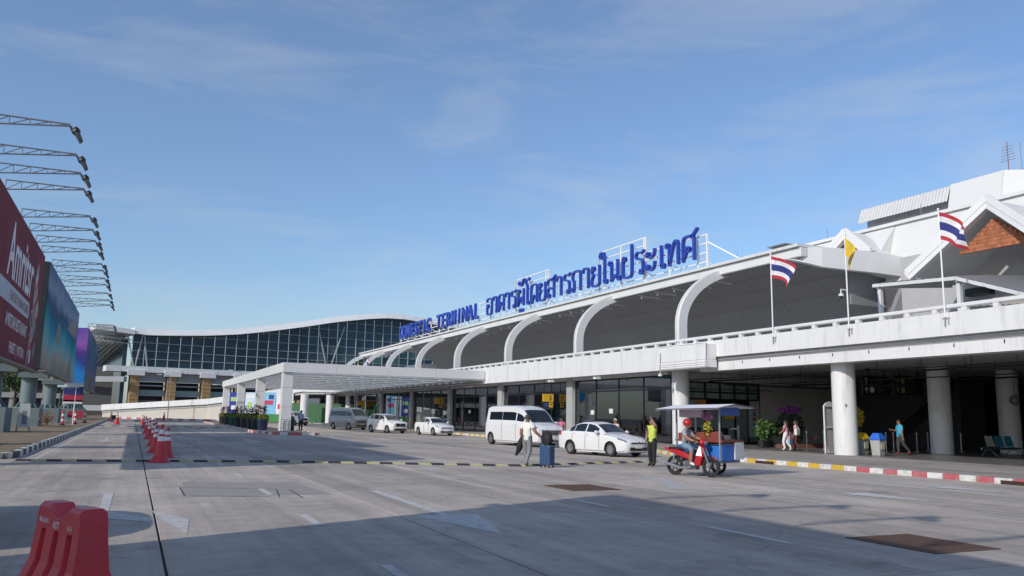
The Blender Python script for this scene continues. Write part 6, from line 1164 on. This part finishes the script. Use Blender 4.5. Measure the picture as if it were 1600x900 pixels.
door_sign('3', 58.6, 'yellow sign with black number 3 hanging above the white van'); door_sign('2', 84.5, 'yellow sign with black number 2 hanging behind the white sedan'); door_sign('1', 118, 'yellow sign with black number 1 hanging behind the silver van', 1.1)
# posters and boards inside and in front of the glass
for i, (x, y, z, w_, h, c, lab) in enumerate(((31.5, 86.5, 1.5, 1.5, 1.3, (.34, .02, .04), 'red poster stand inside the glass right of the number 2 sign'), (31.4, 97, 1.5, 1.6, 1.4, (.34, .02, .05), 'red poster stand inside the glass left of the number 2 sign'), (31.6, 93, 1.9, .9, .9, (.6, .48, .03), 'small yellow poster stand inside the glass near the number 2 sign'), (30.0, 88.5, 1.5, 1.0, 1.5, (.5, .5, .5), 'white framed notice board under the number 2 sign'), (31.6, 54.3, 2.2, 1.2, 1.0, (.35, .40, .45), 'pale notice board behind the glass right of the number 3 sign'), (31.7, 108, 1.9, 1.4, 1.6, (.6, .45, .03), 'yellow poster stand inside the glass behind the minivan'), (31.6, 113, 1.6, 1.2, 1.4, (.4, .05, .1), 'pink red poster stand inside the glass behind the silver van'), (32.8, 49.2, 1.8, .5, 1.6, (.45, .33, .03), 'yellow lettered board inside the glass right of the nearest sedan'))):
    t = thing('poster_stand', lab, 'poster stand', (x, y, .15), 0, 'poster stands at the glass'); q = MB(); q.box(x - w_/2, y, z - h/2, x + w_/2, y + .06, z + h/2); q.build('board', M('poster_c%d' % i, c, .5, var=.25, scale=2.5), t)
    q = MB(); q.box(x - w_/2, y - .01, z + h*.2, x + w_/2, y, z + h*.33); q.build('headline', M('headline', (.6, .6, .58), .6, var=.2, scale=12), t)
    q = MB()
    for xx in (x - w_*.4, x + w_*.4): q.box(xx - .025, y + .02, .15, xx + .025, y + .05, z - h/2)
    q.build('legs', galv, t)
# paper notices stuck on the panes
for y, z in ((52.6, 1.9), (50.0, 2.0), (63.5, 1.9), (61.0, 1.9), (77, 1.9), (89.5, 2.0)): q = MB(); q.box(30.70, y, z, 30.715, y + .5, z + .32); q.build('paper_notice', M('paper', (.7, .7, .68), .7), T)
q = MB(); q.box(35.3, 43.56, 1.75, 36.1, 43.58, 2.2); q.build('paper_notice', sy, T); q = MB(); q.box(33.0, 43.45, 2.55, 33.7, 43.49, 2.95); q.build('paper_notice', M('orange_notice', (.55, .22, .03), .6), T)
q = MB(); q.box(37.3, 43.58, .6, 38.2, 43.60, 2.95); q.build('door_film', M('door_film', (.42, .46, .46), .3, var=.1), T); q = MB()
for i in range(5): q.box(37.65, 43.565, .9 + i*.36, 37.85, 43.578, 1.14 + i*.36, i % 2)
q.build('door_graphic', [M('g_red', (.45, .04, .08), .6), M('g_blue', (.03, .08, .35), .6)], T)
# seats behind the entrance glass
for i in range(4):
    t = thing('waiting_chair', 'dark blue waiting chair behind the entrance glass, %s from the left' % ORD[i], 'chair', (33.2 + i*1.15, 45.2, .15), 0, 'waiting chairs behind the entrance'); q = MB(); q.box(-.42, -.25, .40, .42, .25, .46); q.build('seat_pan', M('seat_navy', (.02, .03, .10), .5, var=.1), t, local=True, bevel=.02); q = MB(); q.box(-.42, .22, .46, .42, .30, 1.0); q.build('backrest', M('seat_navy', (.02, .03, .1), .5), t, local=True, bevel=.02); q = MB(); q.box(-.3, -.2, 0, -.25, .2, .4); q.box(.25, -.2, 0, .3, .2, .4); q.build('legs', galv, t, local=True)
# guard rail of short posts along the glass
t = thing('trolley_rail', 'low steel rail along the pavement before the glass wall', 'rail', (29.7, 58, .15)); q = MB(); q.tube([(29.7, 47, .42), (29.7, 67, .42)], .03, 8); q.build('rail', steel, t)
for i in range(11): q = MB(); q.tube([(29.7, 47 + i*2, .15), (29.7, 47 + i*2, .42)], .03, 8); q.build('post', steel, t)
# --- under the deck: bins, board, bench, stanchions, plants, hanging signs
def bin_(x, y, body, lid, lab):
    t = thing('litter_bin', lab, 'bin', (x, y, .15), R(10), 'bins by the round column'); q = MB(); q.add([(-.2, -.2, 0), (.2, -.2, 0), (.2, .2, 0), (-.2, .2, 0), (-.26, -.25, .72), (.26, -.25, .72), (.26, .25, .72), (-.26, .25, .72)], [(0, 3, 2, 1), (4, 5, 6, 7), (0, 1, 5, 4), (1, 2, 6, 5), (2, 3, 7, 6), (3, 0, 4, 7)]); q.build('bin_body', body, t, local=True, bevel=.02)
    q = MB(); q.add([(-.29, -.28, .72), (.29, -.28, .72), (.29, .28, .72), (-.29, .28, .72), (-.28, -.27, .80), (.28, -.27, .80), (.28, .27, .80), (-.28, .27, .80), (-.16, -.14, 1.04), (.16, -.14, 1.04), (.16, .14, 1.04), (-.16, .14, 1.04)], [(0, 3, 2, 1), (0, 1, 5, 4), (1, 2, 6, 5), (2, 3, 7, 6), (3, 0, 4, 7), (4, 5, 9, 8), (5, 6, 10, 9), (6, 7, 11, 10), (7, 4, 8, 11), (8, 9, 10, 11)]); q.build('swing_lid', lid, t, local=True, bevel=.015)
    q = MB(); q.box(-.15, -.262, .30, .15, -.235, .58); q.build('sticker', M('sticker', (.5, .48, .4), .7, var=.4, scale=12), t, local=True)
bin_(31.7, 28.2, M('bin_grey', (.40, .41, .38), .6, var=.15, scale=4), M('lid_blue', (.03, .14, .62), .4), 'grey bin with bright blue swing lid right of the round column')
bin_(31.75, 29.2, M('bin_grey2', (.33, .34, .32), .6, var=.1), M('lid_yellow', (.62, .42, .02), .4), 'grey bin with yellow lid half hidden by the round column')
t = thing('flower_arrangement', 'tall yellow flower arrangement behind the yellow lidded bin', 'flowers', (32.4, 29.9, .15)); q = MB(); q.lathe([(.14, 0), (.1, 1.2), (.2, 1.3)], 14); q.build('stand', black, t, local=True, smooth=True); q = MB(); leafmass(q, (0, 0, 1.75), (.26, .26, .5), 220, .09, 0, random.Random(2)); q.build('blooms', M('bloom_yellow', (.6, .4, .02), .7, var=.3, scale=8), t, local=True)
t = thing('display_board', 'grey backed white framed display board leaning left of the round column', 'board', (31.1, 30.45, .15), R(8)); q = MB()
for a, b_ in (((-.45, 0, 0), (-.45, 0, 2.3)), ((.45, 0, 0), (.45, 0, 2.3)), ((-.45, 0, .05), (.45, 0, .05)), ((-.45, 0, 1.25), (.45, 0, 1.25)), ((-.45, 0, 2.28), (.45, 0, 2.28)), ((-.43, 0, .35), (-.15, 0, .05))): q.bar(a, b_, .06)
q.build('frame', white, t, local=True); q = MB(); q.box(-.42, .02, .06, .42, .045, 2.26); q.build('panel', M('panel_grey', (.5, .49, .51), .7, var=.06), t, local=True); q = MB(); q.prism([(-.45, 2.3), (.45, 2.3), (.3, 2.44), (0, 2.5), (-.3, 2.42)], -.02, .04, axis='y'); q.build('crest', white, t, local=True)
bt = M('seat_teal', (.03, .20, .30), .4, var=.08)
for i, (y, lab) in enumerate(((27.0, 'row of teal waiting chairs on curved steel legs at the right column'),)):
    t = thing('waiting_bench', lab, 'bench', (38.6, y, .15), R(-4))
    q = MB(); q.bar((-1.3, 0, .36), (1.3, 0, .36), .07); q.build('beam', steel, t, local=True)
    for k, xx in enumerate((-.95, -.32, .32, .95)):
        q = MB(); q.sheet([[(xx + sx*.28, -.24 + .06*j, .44 - .03*math.sin(PI*j/8)) for j in range(9)] for sx in (-1, 0, 1)]); q.sheet([[(xx + sx*.28, -.24 + .06*j, .41 - .03*math.sin(PI*j/8)) for j in range(9)] for sx in (1, 0, -1)]); q.build('seat', bt, t, local=True, smooth=True)
        if k in (1, 2, 3): q = MB(); q.add([(xx - .28, .24, .46), (xx + .28, .24, .46), (xx + .24, .40, .98), (xx - .24, .40, .98), (xx - .28, .27, .46), (xx + .28, .27, .46), (xx + .24, .43, .98), (xx - .24, .43, .98)], [(0, 1, 2, 3), (7, 6, 5, 4), (0, 4, 5, 1), (1, 5, 6, 2), (2, 6, 7, 3), (3, 7, 4, 0)]); q.build('backrest', bt if k > 1 else M('seat_back_grey', (.4, .38, .34), .5), t, local=True, bevel=.01)
    for xx in (-.8, .8):
        q = MB(); q.tube([(xx, -.42, .02), (xx, -.22, .24), (xx, 0, .34), (xx, .22, .24), (xx, .42, .02)], .03, 8); q.build('leg', steel, t, local=True, smooth=True)
rope_m = M('rope_red', (.30, .02, .03), .8)
for i, (x, y, lab) in enumerate(((32.6, 33.6, 'steel stanchion by the women, nearest the flower bush'), (34.6, 34.4, 'steel stanchion with red rope behind the women'), (35.9, 31.4, 'steel stanchion just left of the young man'), (37.6, 32.4, 'steel stanchion behind the young man'), (38.9, 32.0, 'steel stanchion left of the middle column'), (42.4, 32.0, 'steel stanchion behind the waiting chairs'), (41.0, 33.0, 'steel stanchion beyond the middle column'))):
    t = thing('stanchion', lab, 'stanchion', (x, y, .15), 0, 'steel rope stanchions in the hall'); q = MB(); q.lathe([(.16, 0), (.16, .02), (.05, .05), (.026, .06), (.026, .95), (.045, .96), (.045, 1.02), (.0, 1.03)], 14); q.build('post', steel, t, local=True, smooth=True)
    q = MB(); q.tube([(.03, 0, .9), (.3, .1, .66), (.65, .25, .55), (1.0, .4, .62), (1.2, .5, .75)], .018, 6); q.build('rope', rope_m, t, local=True)
rr = random.Random(21); t = thing('flower_bush', 'dark green bush topped with purple orchids behind the women', 'plant', (35.2, 37.6, .15)); q = MB(); leafmass(q, (0, 0, 1.1), (.95, .7, 1.0), 900, .13, 0, rr); q.build('foliage', M('bush_leaf', (.025, .05, .018), .6, var=.4, scale=5), t, local=True)
q = MB(); leafmass(q, (0, 0, 2.15), (.85, .6, .28), 420, .08, 0, rr); q.build('orchids', M('orchid', (.30, .05, .32), .6, var=.35, scale=8), t, local=True); q = MB(); q.box(-1.2, -.9, 0, 2.4, .9, .22); q.build('bed', M('bed_brown', (.16, .07, .05), .8, var=.2), t, local=True)
for x, y, lab in ((32.9, 37.4, 'potted green plant beside the entrance corner, left one'), (33.9, 37.9, 'small potted plant beside the flower bush')):
    t = thing('potted_plant', lab, 'plant', (x, y, .15), 0, 'potted plants at the entrance'); q = MB(); q.lathe([(.18, 0), (.25, .4), (.22, .4), (.2, .36), (0, .36)], 16); q.build('pot', black, t, local=True, smooth=True); q = MB(); leafmass(q, (0, 0, 1.0), (.4, .4, .62), 260, .12, 0, rr); q.build('foliage', M('pot_leaf', (.07, .14, .03), .6, var=.4, scale=6), t, local=True)
# hanging wayfinding signs
navy = M('sign_navy', (.008, .012, .016), .4, var=.1); sw_ = M('sign_white', (.7, .7, .7), .5); sy2 = M('sign_dim_yellow', (.40, .36, .12), .5)
def way(x0, x1, y, z0, z1, col, col2, lab):
    t = thing('hanging_sign', lab, 'sign', ((x0 + x1)/2, y, 4.6), 0, 'wayfinding signs under the deck'); q = MB(); q.box(x0, y, z0, x1, y + .15, z1); q.build('panel', navy, t); zm = (z0 + z1)/2
    q = MB(); q.box(x0, y - .01, zm - .012, x1, y, zm + .012); q.build('divider', galv, t)
    for k, zc in enumerate((zm + (z1 - zm)/2, zm - (zm - z0)/2)):
        c = (col, col2)[k]; s = (z1 - z0)*.16; x = x0 + .24; q = MB()
        if k == 0 and col is sy2: q.add([(x + a, y - .012, zc + b_) for a, b_ in ((-s, .03), (s*.1, .03), (-s*.3, s*.7), (s*.1, s*.7), (s, 0), (s*.1, -s*.7), (-s*.3, -s*.7), (s*.1, -.03), (-s, -.03))], [tuple(range(9))])
        else: q.add([(x + a, y - .012, zc + b_) for a, b_ in ((-.03, -s), (.03, -s), (.03, s*.3), (s*.75, -s*.2), (s*.75, s*.2), (0, s), (-s*.75, s*.2), (-s*.75, -s*.2), (-.03, s*.3))], [tuple(range(9))])
        q.build('arrow', c, t); q = MB()
        if k == 1 and col is sw_: q.add([(x + .42 + .17*math.cos(2*PI*i/20), y - .012, zc + .17*math.sin(2*PI*i/20)) for i in range(20)], [tuple(range(20))])
        elif col is sy2: q.box(x + .28, y - .012, zc - .16, x + .56, y - .004, zc + .16)
        if q.f: q.build('pictogram', c, t)
        q = MB()
        for j in range(3): q.box(x + .75, y - .012, zc + .11 - j*.11 - .015, x + 1.25 + .1*(j % 2), y - .006, zc + .11 - j*.11 + .015)
        q.build('text_lines', M('sign_line', (.16, .17, .16), .5), t)
    for x in (x0 + .5, x1 - .3): q = MB(); q.box(x - .04, y + .05, z1, x + .04, y + .12, 4.62); q.box(x - .15, y + .0, 4.52, x + .15, y + .16, 4.6); q.build('hanger', dark_metal, t)
way(36.2, 38.2, 33.0, 3.2, 4.22, sw_, sw_, 'dark hanging sign with white up arrows right of the round column'); way(38.6, 40.9, 33.0, 3.25, 4.3, sy2, sy2, 'dark hanging sign with yellowish arrows before the middle column')
t = thing('ball_lamp', 'round grey fixture hanging before the far right column', 'lamp', (43.0, 29.1, 3.0)); q = MB(); q.tube([(0, 0, .1), (0, 0, 1.62)], .012, 5, 1); q.ball((0, 0, 0), .26, 14, 9, 0); q.build('globe', [galv, dark_metal], t, local=True, smooth=True)
# --- things on the left verge
def pole_sign(x, y, lab):
    t = thing('road_sign', lab, 'sign', (x, y, .17)); q = MB(); q.tube([(0, 0, 0), (0, 0, 4.3)], .06, 8); q.build('pole', white2, t, local=True)
    for i, (z, c) in enumerate(((3.75, (.7, .7, .7)), (3.1, (.03, .04, .16)), (2.45, (.45, .03, .07)), (2.15, (.7, .7, .7)))):
        for s in (0, 1): q = MB(); q.box(-1.0 + s*.82, -.05, z - (.62 if i in (1, 2) else .2)/1 + (.3 if i in (1, 2) else .0), -.2 + s*.82, -.02, z + .3 if i in (1, 2) else z + .14); q.build('sign_panel', M('roadsign_%d' % i, c, .5, var=.25, scale=4), t, local=True)
pole_sign(-5.0, 88, 'blue red and white parking sign on a white pole beyond the billboards')
t = thing('red_banner', 'red banner board low behind the parking sign', 'banner', (-5.4, 99, .17)); q = MB(); q.box(-.7, 0, .55, .7, .05, 1.25); q.build('cloth', M('banner_red', (.42, .03, .05), .7, var=.2), t, local=True); q = MB(); q.box(-.7, .01, 0, -.64, .04, .55); q.box(.64, .01, 0, .7, .04, .55); q.build('legs', galv, t, local=True)
for i, (x, y) in enumerate(((-5.6, 84), (-5.0, 91), (-4.6, 101))):
    t = thing('delineator_post', 'red and white delineator post on the verge, %s from the near side' % ORD[i], 'post', (x, y, .17), 0, 'delineator posts on the verge')
    for k in range(5): q = MB(); q.lathe([(.1, .15 + k*.22), (.1, .37 + k*.22)], 14); q.build('band', cone_o if k % 2 == 0 else cone_w, t, local=True, smooth=True)
    q = MB(); q.lathe([(.22, 0), (.22, .06), (.12, .16)], 14); q.build('foot', black, t, local=True)
t = thing('notice_easel', 'narrow white notice board leaning between the billboard footings', 'board', (-6.2, 60.8, .17), R(12)); q = MB(); q.add([(-.3, 0, .25), (.3, 0, .25), (.3, .25, 1.75), (-.3, .25, 1.75), (-.3, .05, .25), (.3, .05, .25), (.3, .3, 1.75), (-.3, .3, 1.75)], [(0, 1, 2, 3), (7, 6, 5, 4), (0, 4, 5, 1), (1, 5, 6, 2), (2, 6, 7, 3), (3, 7, 4, 0)]); q.build('panel', white2, t, local=True); q = MB(); q.add([(-.14, .02, .45), (.14, .02, .45), (.14, .23, 1.6), (-.14, .23, 1.6)], [(0, 1, 2, 3)]); q.build('print', M('grey_print', (.25, .25, .25), .7, var=.4, scale=9), t, local=True); q = MB()
for sx in (-1, 1): q.bar((sx*.28, .02, .3), (sx*.4, -.25, 0), .04); q.bar((sx*.28, .3, 1.5), (sx*.35, .6, 0), .04)
q.build('legs', galv, t, local=True)
rr = random.Random(9); t = thing('dry_shrub', 'dry brown shrub growing at the corner of a billboard footing', 'plant', (-6.3, 77.2, .17)); q = MB()
for i in range(40): a = rr.uniform(0, 6.28); q.tube([(0, 0, 0), (.3*math.cos(a)*rr.random(), .3*math.sin(a)*rr.random(), rr.uniform(.3, .9)), (.7*math.cos(a)*rr.random(), .7*math.sin(a)*rr.random(), rr.uniform(.3, 1.3))], .012, 4)
leafmass(q, (0, 0, .55), (.6, .6, .55), 120, .09, 0, rr); q.build('twigs', M('dry_leaf', (.20, .10, .035), .8, var=.4, scale=5), t, local=True)
for i, (x, y, h) in enumerate(((-9.6, 110, 1.0), (-5.0, 112, .5))):
    t = thing('ground_floodlight', ['black ground floodlight beside the far billboard footing', 'small black ground floodlight near the verge kerb'][i], 'floodlight', (x + 3, y, .17), R(30), 'floodlights on the verge'); q = MB(); q.box(-.3, -.1, h*.5, .3, .12, h*.5 + .55); q.build('housing', black, t, local=True, bevel=.03); q = MB(); q.tube([(-.33, 0, h*.5 + .3), (-.33, 0, 0), (.33, 0, 0), (.33, 0, h*.5 + .3)], .03, 6); q.build('bracket', galv, t, local=True)
# kiosks and counters seen through the glass
for i, (y, w_, h, c, lab) in enumerate(((51.5, 2.6, 1.1, (.30, .32, .34), 'pale counter inside the glass behind the nearest sedan'), (60.5, 2.0, 2.2, (.05, .10, .22), 'blue kiosk inside the glass behind the white van'), (72.5, 3.0, 1.1, (.35, .30, .22), 'wooden counter inside the glass left of the white van'), (78.0, 1.4, 2.2, (.30, .04, .05), 'red kiosk inside the glass near the khaki person'), (91.0, 1.6, 2.1, (.25, .26, .28), 'grey kiosk inside the glass behind the parked white sedan'), (103.5, 2.2, 2.2, (.06, .20, .16), 'green kiosk inside the glass behind the minivan'))):
    t = thing('kiosk', lab, 'kiosk', (34.2, y, .15), 0, 'kiosks inside the glass hall'); q = MB(); q.box(-.6, -w_/2, 0, .6, w_/2, h); q.build('cabinet', M('kiosk_%d' % i, c, .5, var=.15), t, local=True, bevel=.02); q = MB(); q.box(-.66, -w_/2 - .05, h, .66, w_/2 + .05, h + .06); q.build('top', galv, t, local=True); q = MB(); q.box(-.615, -w_*.38, h*.45, -.601, w_*.38, h*.85); q.build('front_panel', M('kiosk_panel_%d' % i, tuple(min(.7, v*1.8 + .1) for v in c), .4, var=.3, scale=3), t, local=True)
# --- trees beyond the billboards
leafs = [M('tree_leaf_%d' % i, c, .6, var=.4, scale=.8) for i, c in enumerate(((.04, .075, .018), (.055, .09, .022)))]
for i, (x, y, h) in enumerate(((-17, 150, 9.5), (-25, 176, 12), (-14, 196, 11), (-30, 130, 9))):
    rr = random.Random(60 + i); t = thing('tree', ['leafy green tree behind the beach billboard', 'broad tree before the parking building', 'tree beside the far end of the billboard row', 'dark tree behind the maroon billboard'][i], 'tree', (x, y, 0), 0, 'trees behind the billboards'); q = MB(); q.tube([(0, 0, 0), (.1, 0, h*.3), (.2, .1, h*.6)], [.28, .2, .1], 8)
    for k in range(7): a = k*.9; q.tube([(.1, 0, h*(.3 + .04*k)), (1.6*math.cos(a), 1.6*math.sin(a), h*(.5 + .05*k))], [.1, .03], 6)
    q.build('trunk', M('bark', (.09, .07, .05), .9, var=.2), t, local=True); q = MB()
    for k in range(16): a = rr.uniform(0, 6.28); d = rr.uniform(.2, 2.6); leafmass(q, (d*math.cos(a), d*math.sin(a), h*rr.uniform(.5, .95)), (1.3, 1.3, .9), 170, .22, k % 2, rr)
    q.build('crown', leafs, t, local=True)
